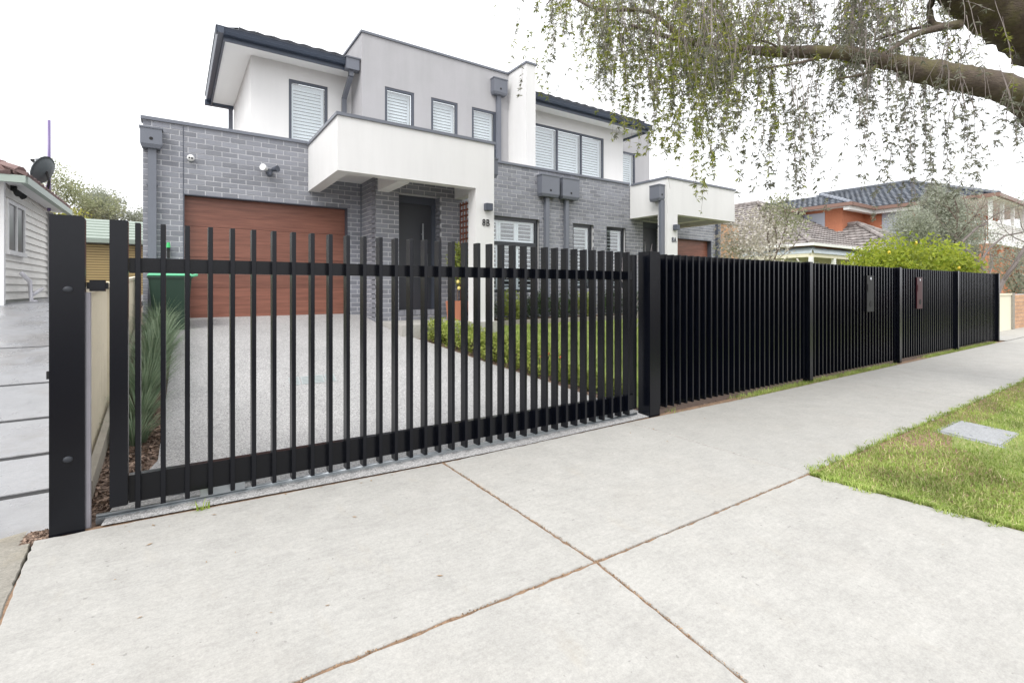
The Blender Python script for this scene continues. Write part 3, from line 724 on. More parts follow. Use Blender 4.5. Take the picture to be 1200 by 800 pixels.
for a, b in ((3.64, 5.6), (5.66, 7.6), (7.66, 9.55)):
    build('sheet', rib_sheet(a, b, lambda y: min(gz(y), nz(y)) - .02, lambda y: ftop(y)), m_cream, bf)
    build('top_rail', G().bar((-.49, a, ftop(a)), (-.49, b, ftop(b)), .05, .035), m_cream, bf)
    build('post', G().box(-.53, -.46, a - .06, a - .002, -.05, ftop(a) + .03), m_cream, bf)
m_sleeper = M('weathered_sleeper', (.36, .33, .28), .8, .25, 12, 60, .3)
build('plinth', G().hexa([(-.465, 4.0, .0), (-.42, 4.0, .0), (-.42, 9.5, gz(9.5) - .05), (-.465, 9.5, gz(9.5) - .05), (-.465, 4.0, .14), (-.42, 4.0, .14), (-.42, 9.5, gz(9.5) + .07), (-.465, 9.5, gz(9.5) + .07)]), m_sleeper, bf)

# wheelie bin
bn = thing('wheelie_bin', 'dark green wheelie bin with pale green lid beside the garage door', 'bin', (-.04, 9.0, gz(9) - .02))
m_bin = M('dark_green_plastic', (.018, .045, .030), .45, .1, 5); m_binlid = M('pale_green_plastic', (.12, .45, .25), .4, .08, 5)
bz = gz(9.0) - .03
b0 = [(-.24, 8.78), (.16, 8.78), (.16, 9.3), (-.24, 9.3)]; b1 = [(-.31, 8.7), (.21, 8.7), (.21, 9.36), (-.31, 9.36)]
build('bin_body', G().hexa([(x, y, bz) for x, y in b0] + [(x, y, bz + .79) for x, y in b1]), m_bin, bn, bevel=.02)
build('rim', G().box(-.325, .225, 8.685, 9.375, bz + .76, bz + .795), m_bin, bn, bevel=.008)
build('lid', G().hexa([(-.335, 8.67, bz + .796), (.235, 8.67, bz + .796), (.235, 9.40, bz + .80), (-.335, 9.40, bz + .80), (-.28, 8.75, bz + .855), (.18, 8.75, bz + .855), (.18, 9.36, bz + .865), (-.28, 9.36, bz + .865)]), m_binlid, bn, bevel=.015)
build('lid_handle', G().tube([(.2, 8.66, bz + .80), (.27, 8.66, bz + .815), (.27, 8.80, bz + .815), (.22, 8.85, bz + .8)], [.02] * 4, 8), m_binlid, bn)
for wx in (-.2, .12): build('wheel', G().tube([(wx, 9.38, bz + .1), (wx + .06, 9.38, bz + .1)], [.1, .1], 16), m_dark, bn)

# drain grate let into the driveway
dg = thing('drain_grate', 'row of four pale metal drain grates let into the aggregate driveway', 'drain', (1.3, 6.05, gz(6.05)))
m_gr8 = M('pale_grate', (.40, .44, .44), .5, .1, 8); m_gr9 = M('grate_slot', (.26, .29, .29), .6)
for i in range(4):
    x = 1.05 + i * .13; g = G()
    z = lambda y: gz(y) + .009
    g.add([(x, 5.9, z(5.9)), (x + .115, 5.9, z(5.9)), (x + .115 + .03, 6.16, z(6.16)), (x + .03, 6.16, z(6.16))], [(0, 1, 2, 3)])
    build('grate', g, m_gr8, dg)
    for k in range(5):
        yy = 5.93 + k * .045; xo_ = (yy - 5.9) / .26 * .03
        build('slot', G().add([(x + xo_ + .012, yy, z(yy) + .003), (x + xo_ + .103, yy, z(yy) + .003), (x + xo_ + .103, yy + .016, z(yy + .016) + .003), (x + xo_ + .012, yy + .016, z(yy + .016) + .003)], [(0, 1, 2, 3)]), m_gr9, dg)
# pit lid in the verge
pl = thing('pit_lid', 'square pale concrete service pit lid sunk in the grass verge', 'lid', (6.25, 1.4, -.02))
def lz(y): return az(y) * .9 - .012
def lid_box(x0, x1, y0, y1, top): return G().hexa([(x0, y0, -.2), (x1, y0, -.2), (x1, y1, -.2), (x0, y1, -.2), (x0, y0, lz(y0) + top), (x1, y0, lz(y0) + top), (x1, y1, lz(y1) + top), (x0, y1, lz(y1) + top)])
build('lid', lid_box(5.94, 6.59, 1.18, 1.61, .018), m_lid, pl, bevel=.01)
build('surround', lid_box(5.91, 6.62, 1.15, 1.64, .006), m_lid, pl)
for xx in (6.04, 6.5): build('lifting_hole', G().tube([(xx, 1.4, lz(1.4) + .01), (xx, 1.4, lz(1.4) + .0195)], [.012, .012], 10), m_mgrey, pl)

# trellis beside the entry
tre = thing('trellis', 'red brown timber square lattice trellis beside the 8B entry pillar', 'trellis', (4.74, 8.4, gz(8.4)))
for k in range(8): build('slat', G().box(4.755, 4.77, 8.0 + k * .12, 8.0 + k * .12 + .035, .76, 3.05), m_timber, tre)
for k in range(20): build('slat', G().box(4.771, 4.785, 7.98, 8.86, .80 + k * .115, .838 + k * .115), m_timber, tre)

# ------------------------------------------------------------------ weatherboard house on the left
m_wb = M('white_weatherboard', (.88, .865, .81), .6, .05, 3, dirt=(.6, .58, .52), dirt_scale=2)
m_fascia = M('grey_green_gutter', (.36, .42, .37), .5, .06)
m_rtile = M('mottled_terracotta_tile', (.22, .145, .135), .8, .35, 6, 60, .4, piece=.3)
nh = thing('weatherboard_house', 'white weatherboard cottage with grey green gutter and tiled hip roof', 'house', (-6, 14, 1))
WX, WY0, WY1 = -2.6, 12.72, 16.7
hw_ = build('wall', G().box(-12, WX - .03, WY0 + .03, WY1 - .02, .7, 3.32), m_wb, nh)
for k in range(15):
    z = 1.12 + k * .148
    g = G().hexa([(WX - .03, WY0, z), (WX + .020, WY0, z), (WX + .020, WY1, z), (WX - .03, WY1, z), (WX - .03, WY0, z + .145), (WX - .012, WY0, z + .145), (WX - .012, WY1, z + .145), (WX - .03, WY1, z + .145)])
    build('board', g, m_wb, hw_)
    g = G().hexa([(-12, WY0 + .03, z), (-12, WY0 - .012, z), (WX - .035, WY0 - .012, z), (WX - .035, WY0 + .03, z), (-12, WY0 + .03, z + .145), (-12, WY0 + .012, z + .145), (WX - .035, WY0 + .012, z + .145), (WX - .035, WY0 + .03, z + .145)])
    build('board', g, m_wb, hw_)
build('corner_trim', G().box(WX - .06, WX + .03, WY0 - .03, WY0 + .07, .9, 3.3), m_soffit, nh)
build('corner_trim', G().box(WX - .02, WX + .035, WY1 - .12, WY1 + .04, .9, 3.3), m_soffit, nh)
build('base_board', G().box(WX - .04, WX + .002, WY0, WY1, .8, 1.11), M('grey_base_board', (.4, .41, .37), .8, .1), nh)
wd = build('window', G().box(WX - .01, WX + .02, 12.95, 14.15, 2.05, 2.95), M('dim_glass', (.045, .047, .052), .3, .1, spec=.25), nh)
for a, b, c, d in ((12.9, 12.97, 1.99, 3.0), (14.13, 14.2, 1.99, 3.0), (13.52, 13.58, 2.06, 2.94)): build('frame', G().box(WX + .0, WX + .045, a, b, c, d), m_soffit, wd)
build('frame', G().box(WX + .0, WX + .044, 12.97, 14.13, 2.93, 3.0), m_soffit, wd); build('sill', G().box(WX + .0, WX + .07, 12.88, 14.22, 1.97, 2.05), m_soffit, wd)
build('soffit', G().box(-12, -2.3, 12.42, 12.70, 3.27, 3.29).box(-2.57, -2.3, 12.70, 17.1, 3.271, 3.289), m_soffit, nh)
build('gutter', G().box(-12, -2.22, 12.32, 12.42, 3.23, 3.36).box(-2.3, -2.2, 12.42, 17.15, 3.231, 3.359), m_fascia, nh)
zE, pit = 3.37, .45
for nm, pl4 in (('roof', [(-12, 12.34, zE), (-2.24, 12.34, zE), (-4.64, 14.74, zE + 2.4 * pit), (-12, 14.74, zE + 2.4 * pit)]),
                ('roof', [(-2.24, 12.34, zE), (-2.24, 17.1, zE), (-4.64, 14.74, zE + 2.4 * pit)])):
    tiles(nm, pl4, m_rtile, nh, .32, .34, .06)
ridge([(-2.3, 12.4, zE + .06), (-4.64, 14.74, zE + 2.4 * pit + .07), (-12, 14.74, zE + 2.4 * pit + .07)], m_rtile, nh)
build('floodlight', G().box(-2.56, -2.48, 13.05, 13.15, 3.18, 3.27).tube([(-2.5, 13.02, 3.2), (-2.42, 12.9, 3.1)], [.03, .06], 8).tube([(-2.5, 13.2, 3.2), (-2.42, 13.32, 3.1)], [.03, .06], 8), m_dark, nh)
m_pvc = M('white_pvc', (.75, .74, .78), .4, .05)
build('downpipe', G().tube([(-2.52, 16.55, 3.2), (-2.52, 16.55, 1.25), (-2.45, 16.3, 1.05)], [.045] * 3, 10), m_pvc, nh, smooth=True)
vp = thing('vent_pipe', 'bent white plastic pipe standing by the weatherboard wall', 'pipe', (-2.35, 13.9, nz(13.9)))
build('pipe', G().tube([at(25, 320, X=-2.5), at(35, 330, X=-2.42), at(37, 354, X=-2.38), (-2.3, 13.6, nz(13.6))], [.04] * 4, 8), m_pvc, vp, smooth=True)
build('branch_pipe', G().tube([at(37, 346, X=-2.40), at(50, 338, X=-2.44)], [.035] * 2, 8), m_pvc, vp, smooth=True)
# dish and mast
dc = at(49.5, 199, D=11.3); ds = thing('satellite_dish', 'dark satellite dish on a bent arm above the cottage gutter', 'dish', (dc.x, dc.y, 3.4))
nrm = Vector((-.80, .47, .38)).normalized(); ax = nrm.cross(Vector((0, 0, 1))).normalized(); ay = nrm.cross(ax)
g = G(); nr, na = 5, 20; vs = []
for s_ in (0, .02):
    for i in range(nr + 1):
        q = i / nr
        for k in range(na):
            a = 2 * math.pi * k / na; vs.append(dc - nrm * (.09 * (1 - q * q) + s_) + (ax * math.cos(a) * .28 + ay * math.sin(a) * .33) * q)
fs = []
for s_ in range(2):
    o_ = s_ * (nr + 1) * na
    for i in range(nr):
        for k in range(na): fs.append((o_ + i * na + k, o_ + i * na + (k + 1) % na, o_ + (i + 1) * na + (k + 1) % na, o_ + (i + 1) * na + k))
o_ = (nr + 1) * na
for k in range(na): fs.append((nr * na + k, nr * na + (k + 1) % na, o_ + nr * na + (k + 1) % na, o_ + nr * na + k))
g.add(vs, fs); build('bowl', g, M('dish_grey', (.085, .10, .105), .5), ds, smooth=True)
foot = Vector((dc.x + .05, dc.y + .1, 3.36))
build('arm', G().tube([dc - nrm * .1, dc - nrm * .16 + Vector((0, 0, -.2)), foot], [.025, .025, .025], 8), m_dark, ds)
build('feed_arm', G().tube([dc - ay * .3 - nrm * .02, dc + nrm * .3 - ay * .12], [.012, .012], 6), m_dark, ds)
build('receiver', G().tube([dc + nrm * .3 - ay * .12, dc + nrm * .2 - ay * .09], [.03, .03], 8), m_dark, ds)
mb = at(57.5, 226, D=12.0); ma = thing('antenna_mast', 'thin violet grey mast rising behind the satellite dish', 'mast', (mb.x, mb.y, mb.z))
m_mast = M('violet_grey_paint', (.19, .14, .30), .4, .1)
build('pole', G().tube([(mb.x, mb.y, 3.2), (mb.x, mb.y, at(57, 141, D=12).z)], [.036, .032], 8), m_mast, ma, smooth=True)
build('bracket', G().box(mb.x - .1, mb.x + .1, mb.y - .04, mb.y + .06, 3.3, 3.5), m_mast, ma)
build('stay', G().tube([(mb.x, mb.y, 3.9), (mb.x - .3, mb.y + .3, 3.35)], [.015, .015], 6), m_mast, ma)

# garden shed behind
sh = thing('garden_shed', 'metal shed with pale green roof and tan roller door', 'shed', (-2.3, 21, 1.1))
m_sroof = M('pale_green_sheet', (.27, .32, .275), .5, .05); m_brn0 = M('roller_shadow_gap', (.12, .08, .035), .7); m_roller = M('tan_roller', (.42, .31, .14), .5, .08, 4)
build('wall', G().box(-4.8, -.62, 20.1, 24, .9, 2.85), M('shed_grey', (.55, .55, .52), .6), sh)
g = G()
for k in range(7):
    ya, za = 19.9 + k * .3, 2.86 + k * .1175
    g.hexa([(-5.02, ya, za - .02), (-.48, ya, za - .02), (-.48, ya + .3, za + .08), (-5.02, ya + .3, za + .08), (-5.02, ya, za + .035), (-.48, ya, za + .035), (-.48, ya + .3, za + .125), (-5.02, ya + .3, za + .125)])
rf = build('roof', G().hexa([(-5, 19.86, 2.8), (-.5, 19.86, 2.8), (-.5, 22, 3.64), (-5, 22, 3.64), (-5, 19.86, 2.84), (-.5, 19.86, 2.84), (-.5, 22, 3.68), (-5, 22, 3.68)]), m_sroof, sh)
build('roof_rib', g, m_sroof, rf, kind='stuff')
build('gutter', G().box(-5, -.5, 19.75, 19.86, 2.74, 2.86), m_sroof, sh)
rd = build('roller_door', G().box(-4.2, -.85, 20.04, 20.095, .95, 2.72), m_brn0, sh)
for k in range(22): build('slat', G().box(-4.2, -.85, 20.02, 20.04, .97 + k * .079, .97 + k * .079 + .058), m_roller, rd)

# ------------------------------------------------------------------ cream cottage on the right
m_ctile = M('weathered_grey_tile', (.25, .225, .215), .85, .2, 8, 60, .4, piece=.28, dirt=(.36, .34, .32), dirt_scale=2)
m_crm = M('cream_paint', (.70, .66, .52), .7, .04)
m_ver = M('blue_grey_sheet', (.48, .53, .58), .5, .05)
m_tan = M('tan_brick', (.50, .30, .18), .85, .2, 14, 60, .4, piece=.15)
ch = thing('cream_cottage', 'single storey cream cottage with weathered tile roof and bullnose veranda', 'house', (29, 15, .4))
eZ = 3.35; E0, E1, EF, EB = 23.4, 34.6, 10.75, 26
AP = (29.0, 16.35, 6.43)
tiles('roof', [(E0, EF, eZ), (E1, EF, eZ), AP], m_ctile, ch, .3, .36, .07)
tiles('roof', [(E0, EB, eZ), (E0, EF, eZ), AP, (29.0, EB, 6.43)], m_ctile, ch, .3, .36, .07)
ridge([(E0, EF, eZ + .05), (29, 16.35, 6.5), (29, EB, 6.5)], m_ctile, ch, .13); ridge([(E1, EF, eZ + .05), (29, 16.35, 6.5)], m_ctile, ch, .13)
WA = (31.4, 12.05, 4.88)
tiles('roof', [(28.6, 9.25, eZ), (34.2, 9.25, eZ), WA], m_ctile, ch, .3, .36, .07)
tiles('roof', [(28.6, 10.8, eZ), (28.6, 9.25, eZ), WA, (31.4, 13.6, 4.9)], m_ctile, ch, .3, .36, .07)
ridge([(28.6, 9.25, eZ + .05), (31.4, 12.05, 4.95), (31.4, 13.6, 4.95)], m_ctile, ch, .13); ridge([(34.2, 9.25, eZ + .05), (31.4, 12.05, 4.95)], m_ctile, ch, .13)
build('wall', G().box(24.1, 34, 12.3, 25, .2, 3.33).box(28.9, 34, 9.8, 12.3, .2, 3.33), m_crm, ch)
build('gutter', G().box(E0 - .1, 28.6, EF - .12, EF, 3.24, 3.36).box(E0 - .12, E0, EF, EB, 3.241, 3.359).box(28.5, 34.2, 9.13, 9.25, 3.24, 3.36).box(28.48, 28.6, 9.25, 10.6, 3.241, 3.359), m_soffit, ch)
g = G(); nseg = 6
for k in range(nseg + 1):
    a = R(90 * k / nseg); yy = EF + .5 - .52 * math.sin(a); zz = 3.24 - .33 * (1 - math.cos(a))
    g.v += [(23.55, yy, zz), (28.5, yy, zz)]
g.f = [(2 * k, 2 * k + 1, 2 * k + 3, 2 * k + 2) for k in range(nseg)]
build('bullnose', g, m_ver, ch)
g2 = G(); 
for k in range(nseg + 1):
    a = R(90 * k / nseg); xx = E0 + .55 - .52 * math.sin(a); zz = 3.24 - .33 * (1 - math.cos(a)); g2.v += [(xx, EF + .02, zz), (xx, 16, zz)]
g2.f = [(2 * k, 2 * k + 1, 2 * k + 3, 2 * k + 2) for k in range(nseg)]
build('bullnose', g2, m_ver, ch)
build('veranda_beam', G().box(23.5, 28.6, EF + .03, EF + .15, 2.74, 2.92).box(23.45, 23.57, EF + .15, 16, 2.741, 2.919), m_crm, ch)
for xx, yy in ((23.52, EF + .09), (25.7, EF + .09), (27.6, EF + .09), (23.51, 13.0)): build('veranda_post', G().box(xx - .09, xx + .09, yy - .07, yy + .07, .4, 2.74), m_soffit, ch)
for xx in (24.4, 26.2): 
    w_ = build('window', G().box(xx, xx + 1.2, 12.26, 12.3, 1.2, 2.6), m_room, ch); build('frame', G().box(xx - .06, xx, 12.24, 12.3, 1.1, 2.7).box(xx + 1.2, xx + 1.26, 12.24, 12.3, 1.1, 2.7).box(xx, xx + 1.2, 12.241, 12.299, 2.6, 2.7), m_soffit, w_)
w_ = build('window', G().box(24.06, 24.1, 14.2, 15.6, 1.2, 2.6), m_room, ch)
oc = thing('brick_outbuilding', 'tan brick wall end of an outbuilding beside the 8A garage', 'building', (19.2, 13, .2))
ow = build('wall', G().box(18.45, 19.75, 12.02, 15, .1, 3.98), m_mortar, oc)
for k in range(22, 45):
    for i in range(6):
        a = 18.45 + i * .24 - (.12 if k % 2 else 0); a0, a1 = max(a, 18.45), min(a + .23, 19.75)
        if a1 - a0 > .03: build('brick', G().box(a0, a1, 12.0, 12.04, .1 + k * .086, .1 + k * .086 + .075), m_tan, ow)
build('wall_base', G().box(18.45, 19.75, 12.0, 12.019, .1, .1 + 22 * .086 - .01), m_tan, oc)
build('cap', G().box(18.4, 19.8, 11.96, 15.05, 3.98, 4.05), m_conc2, oc)

# ------------------------------------------------------------------ orange brick two storey house
m_btile = M('blue_black_tile', (.12, .133, .155), .32, .2, 8, 60, .2, piece=.25)
m_orange = M('orange_brick', (.52, .20, .11), .85, .14, 10, 60, .3, dirt=(.35, .13, .08), dirt_scale=8)
m_brn = M('brown_fascia', (.22, .13, .10), .5, .08)
oh = thing('orange_brick_house', 'two storey orange brick house with blue black tiles and white balustrade', 'house', (36, 12, .3))
oz = 5.9
build('wall', G().box(30.7, 44, 12.5, 20, 0, oz - .05), m_orange, oh)
build('wall', G().box(33.5, 44, 8.9, 12.5, 0, oz - .052), m_orange, oh)
build('eave', G().box(30.05, 45, 11.86, 20.6, oz - .09, oz - .04).box(33.05, 45, 6.75, 11.86, oz - .091, oz - .041), m_soffit, oh)
build('gutter', G().box(30.0, 33.0, 11.72, 11.85, oz - .1, oz + .08).box(29.92, 30.04, 11.72, 20.6, oz - .099, oz + .079).box(32.92, 33.04, 6.7, 11.72, oz - .101, oz + .081).box(32.92, 45, 6.58, 6.7, oz - .1, oz + .08), m_brn, oh)
build('eave_lining', G().box(30.05, 33.1, 11.9, 12.2, oz - .3, oz - .1).box(33.1, 33.4, 8.9, 12.2, oz - .301, oz - .1), m_soffit, oh)
ra = (38, 12, oz + 2.05)
tiles('roof', [(33.0, 11.8, oz), (33.0, 6.65, oz), (38.2, 11.85, oz + 2.1), (38.2, 17, oz + 2.1), (33, 20, oz)], m_btile, oh, .3, .36, .07)
tiles('roof', [(33.0, 6.65, oz), (45, 6.65, oz), (45, 11.85, oz + 2.1), (38.2, 11.85, oz + 2.1)], m_btile, oh, .3, .36, .07)
tiles('roof', [(30.0, 20.6, oz), (30.0, 11.8, oz), (32.6, 14.4, oz + 1.05), (32.6, 20.6, oz + 1.05)], m_btile, oh, .3, .36, .07)
tiles('roof', [(30.0, 11.8, oz), (35.6, 11.8, oz), (35.6, 14.4, oz + 1.05), (32.6, 14.4, oz + 1.05)], m_btile, oh, .3, .36, .07)
m_rcap = M('pale_ridge_cap', (.22, .24, .28), .5, .1)
ridge([(33, 6.65, oz + .05), (38.2, 11.85, oz + 2.17), (38.2, 17, oz + 2.17)], m_btile, oh, .12); ridge([(30, 11.8, oz + .05), (32.6, 14.4, oz + 1.12), (35.6, 14.4, oz + 1.12)], m_rcap, oh, .12)
def owin(x0, x1, y0, y1, z0, z1):
    w_ = build('window', G().box(x0, x1, y0, y1, z0, z1), M('pale_blind', (.42, .45, .52), .3, .05), oh)
    return w_
owin(30.66, 30.7, 13.4, 14.6, 4.0, 5.65); owin(30.66, 30.7, 15.0, 16.6, 4.0, 5.65); owin(33.46, 33.5, 10.2, 11.6, 4.2, 5.6); owin(33.46, 33.5, 9.2, 9.9, 3.8, 5.6)
build('balcony', G().box(33.3, 45, 6.9, 8.9, 3.55, 3.75), m_soffit, oh)
for i in range(5):
    xx = 33.4 + i * 2.1; build('balcony_post', G().box(xx - .07, xx + .07, 6.95, 7.09, 3.75, oz - .09), m_soffit, oh)
    build('lower_column', G().box(xx - .2, xx + .2, 7.0, 7.4, .2, 3.55), m_orange, oh)
g = G().box(33.35, 43, 7.0, 7.05, 4.65, 4.72).box(33.32, 33.37, 7.06, 8.9, 4.651, 4.719)
rl = build('handrail', g, m_soffit, oh)
for k in range(70): build('baluster', G().box(33.5 + k * .13, 33.53 + k * .13, 7.01, 7.04, 3.75, 4.65), m_soffit, rl)
for k in range(14): build('baluster', G().box(33.33, 33.36, 7.14 + k * .13, 7.17 + k * .13, 3.75, 4.65), m_soffit, rl)
# low walls across the side street frontage on the right
rw = thing('rendered_wall', 'short cream rendered wall beyond the end of the black fence', 'wall', (21.8, 4.25, 0))
build('wall', G().box(19.3, 22.5, 4.2, 4.32, -.05, 1.12), m_crm, rw); build('cap', G().box(19.28, 22.5, 4.17, 4.35, 1.12, 1.17), m_crm, rw)
build('pier', G().box(22.3, 22.52, 4.15, 4.2, -.05, 1.19), m_conc2, rw)
bw = thing('block_wall', 'low tan block garden wall beside the cream rendered wall', 'wall', (25, 4.25, 0))
bk = build('core', G().box(22.56, 30, 4.22, 4.4, -.05, 1.14), m_mortar, bw)
for k in range(9):
    for i in range(19):
        a = 22.56 + i * .4 - (.2 if k % 2 else 0); a0, a1 = max(a, 22.56), min(a + .385, 30)
        if a1 - a0 > .05: build('block', G().box(a0, a1, 4.2, 4.24, .01 + k * .125, .01 + k * .125 + .112), m_tan, bk)
surface('side_path', [17.42, 19, 22, 26, 40], [3.36, 3.8, 4.6], lambda x, y: .012, m_conc)
pw_ = thing('power_line', 'thin black overhead wire crossing the sky above the orange house', 'wire', at(1165, 222, D=26))
build('wire', G().tube([at(1150, 229, D=28), at(1180, 214.5, D=26), at(1260, 174, D=24)], [.012] * 3, 5), m_dark, pw_)
build('wire', G().tube([at(1168, 231, D=28), at(1200, 220, D=26), at(1260, 198, D=24)], [.008] * 3, 5), m_dark, pw_)

# ------------------------------------------------------------------ planting
l_lom = leafmat('blue_grass_leaf', (.12, .19, .11), (.32, .40, .27), .3, .25)
l_hedge = leafmat('hedge_leaf', (.20, .28, .05), (.48, .52, .14), .4)
l_dark = leafmat('dark_leaf', (.03, .055, .02), (.07, .11, .04), .25)
l_lemon = leafmat('lemon_leaf', (.22, .30, .03), (.46, .50, .07), .5)
l_olive = leafmat('olive_leaf', (.30, .32, .24), (.48, .50, .42), .45, .2)
l_pale = leafmat('pale_leaf', (.30, .33, .18), (.48, .49, .33), .45)
l_yel = leafmat('yellow_green_leaf', (.32, .33, .05), (.42, .40, .10), .4)
l_blos = leafmat('blossom', (.44, .40, .32), (.78, .74, .68), .4, .15)
l_grass = leafmat('grass_blade', (.23, .36, .05), (.52, .56, .21), .4, .42)
l_pep = leafmat('pepper_leaf', (.115, .165, .035), (.44, .45, .09), .5, .55)
l_pep2 = leafmat('pepper_leaf_pale', (.14, .155, .10), (.34, .34, .26), .45)
m_bark = M('rough_bark', (.115, .09, .07), .95, .75, 16, 26, 1.0, stretch=(1, 1, 3), dirt=(.16, .165, .03), dirt_scale=3.2, dirt_amt=.75)
m_twig = M('grey_twig', (.21, .18, .165), .9, .2)
m_stem = M('dark_stem', (.14, .105, .085), .9, .3)
def blades(name, P, h, w, mat, parent=None, lean=.5, kind='stuff', org=(0, 0, 0), seg=1):
    n = len(P); a = rng.random((n, 1)) * 2 * np.pi; d = np.hstack([np.cos(a), np.sin(a), np.zeros((n, 1))])
    sd = np.hstack([-np.sin(a), np.cos(a), np.zeros((n, 1))]); hh = h * (.5 + rng.random((n, 1)))
    ln = lean * hh * rng.random((n, 1)); up = np.array([0, 0, 1.])
    V = np.empty((n, 5, 3)); V[:, 0] = P - sd * w; V[:, 1] = P + sd * w
    mid = P + d * ln * .35 + up * hh * .6; V[:, 2] = mid + sd * w * .7; V[:, 3] = mid - sd * w * .7; V[:, 4] = P + d * ln + up * hh * (1 - .25 * rng.random((n, 1)))
    i = np.arange(n)[:, None] * 5
    f = np.vstack([i + np.array([[0, 1, 2]]), i + np.array([[0, 2, 3]]), i + np.array([[3, 2, 4]])])
    return np_mesh(name, V.reshape(-1, 3), f, mat, parent, org, kind=kind)
# verge grass, thinning with distance
def verge_pts(n, x1):
    P = np.empty((n, 3)); y = rng.random(n) * 3.1 - 1.36; u = rng.random(n) ** 1.6
    x = np.array([verge_l(v) for v in y]); x = x - .015 + rng.random(n) * .03 + u * (x1 - x)
    z = az(y) * .9 - .012
    P[:, 0], P[:, 1], P[:, 2] = x, y, z
    ok = ~((P[:, 0] > 5.96 + .05 * np.sin(P[:, 1] * 31)) & (P[:, 0] < 6.56 + .05 * np.sin(P[:, 1] * 27)) & (P[:, 1] > 1.21 + .03 * np.sin(P[:, 0] * 25)) & (P[:, 1] < 1.60))
    den = np.sin(P[:, 0] * 3.1 + np.sin(P[:, 1] * 4)) + np.sin(P[:, 1] * 5.3 + P[:, 0] * 1.7) + rng.random(len(P)) * 2.6
    return P[ok & (den > -.25)]
blades('verge_grass', verge_pts(190000, 16), .025, .0026, l_grass, lean=1.2)
o = blades('verge_grass', verge_pts(60000, 40), .034, .004, l_grass, lean=1.0)
for o in [x for x in bpy.data.objects if x.name.startswith('verge_grass')]: tag(o, 'short patchy green grass of the nature strip', 'grass')
Ps = verge_pts(9000, 14); tag(blades('dry_grass', Ps, .028, .0028, leafmat('straw', (.62, .50, .28), (.75, .66, .42), .3), lean=2.2), 'dry straw coloured blades lying through the verge grass', 'grass')
n = 3000; y = rng.random(n) * 3.1 - 1.36; e_ = np.array([verge_l(v) for v in y]) - rng.random(n) ** 2 * .05 * (1 + np.sin(y * 9 + np.sin(y * 23) * 2)); P = np.stack([e_, y, az(y) - .004], 1)
tag(blades('verge_edge_grass', P, .03, .003, l_grass, lean=2.0), 'grass runners creeping over the crossover edge', 'grass')
n = 5000; x = 3.8 + rng.random(n) * 14; y = 1.755 + rng.random(n) ** 2 * .04 * (1.2 + np.sin(x * 5 + np.sin(x * 13) * 2)); P = np.stack([x, y, np.full(n, -.006)], 1)
tag(blades('verge_edge_grass', P, .03, .003, l_grass, lean=2.0), 'grass runners creeping over the footpath edge', 'grass')
n = 14000; x = 4.4 + rng.random(n) * 12.9; y = 3.40 + rng.random(n) ** 1.4 * .14
patch = (np.sin(x * 2.1) + np.sin(x * .9 + 1) + rng.random(n) * 1.6) > .4
P = np.stack([x, y, np.full(n, -.03)], 1)[patch]
tag(blades('fence_weeds', P, .055, .003, l_grass, lean=1.0), 'thin strip of weeds and grass along the foot of the fence', 'weeds')
# front lawn
surface('lawn', [4.3, 5, 6, 8, 11, 14, 17.0], [3.75, 4.5, 5.2, 6, 7.2, 8.15], lambda x, y: gz(y) - .02, m_lawn)
n = 42000; x = 4.25 + rng.random(n) ** 1.3 * 6; y = 3.9 + rng.random(n) * 4.2
P = np.stack([x, y, np.interp(y, [3.4, 3.95, 5, 6, 7.2, 8.87], [0, .02, .11, .27, .48, .73]) - .02], 1)
P = P[(P[:, 0] > np.array([drive_r(v) for v in y]) + .55)]
tag(blades('lawn_grass', P, .05, .004, l_grass, lean=.8), 'short green lawn behind the gate and fence', 'grass')
build('edging', G().hexa([(4.9, 8.15, .45), (9.6, 8.15, .45), (9.6, 8.22, .45), (4.9, 8.22, .45), (4.9, 8.15, gz(8.15) + .07), (9.6, 8.15, gz(8.15) + .07), (9.6, 8.22, gz(8.2) + .07), (4.9, 8.22, gz(8.2) + .07)]), m_conc2, None, kind='structure').name = 'garden_edging'
ORD = ['first', 'second', 'third', 'fourth', 'fifth', 'sixth', 'seventh', 'eighth', 'ninth']
# strappy tufts by the cream fence
for i in range(9):
    y = 4.95 + i * .46; x = -.28 + rnd.uniform(-.04, .04) + .12 * min(1, i / 6)
    t = thing('strappy_plant', ORD[8 - i] + ' blue green strappy tuft from the wheelie bin along the cream fence', 'plant', (x, y, gz(y) - .03), 'strappy plants along the cream fence')
    n = 260; hh = (.30 if i < 2 else .50) * rnd.uniform(.9, 1.15)
    a = rng.random(n) * 2 * np.pi; rad = rng.random(n) ** .7
    base = np.stack([x + np.cos(a) * .07 * rad, y + np.sin(a) * .07 * rad, np.full(n, gz(y) - .03)], 1)
    V = []; 
    d = np.stack([np.cos(a), np.sin(a), np.zeros(n)], 1); sd = np.stack([-np.sin(a), np.cos(a), np.zeros(n)], 1)
    L = hh * (.6 + .6 * rng.random((n, 1))); out = (.15 + .6 * rad[:, None]) * L
    W = .0062
    rows = []
    for q in (0, .4, .75, 1):
        c_ = base + d * out * q ** 1.5 + np.array([0, 0, 1.]) * L * (q - .28 * q ** 3 * rad[:, None]); rows += [c_ - sd * W * (1 - q * .85), c_ + sd * W * (1 - q * .85)]
    V = np.stack(rows, 1).reshape(-1, 3); i0 = np.arange(n)[:, None] * 8
    f = np.vstack([i0 + np.array([[2 * k, 2 * k + 1, 2 * k + 3, 2 * k + 2]]) for k in range(3)])
    np_mesh('leaves', V, f, l_lom, t, (x, y, gz(y) - .03), kind='stuff')
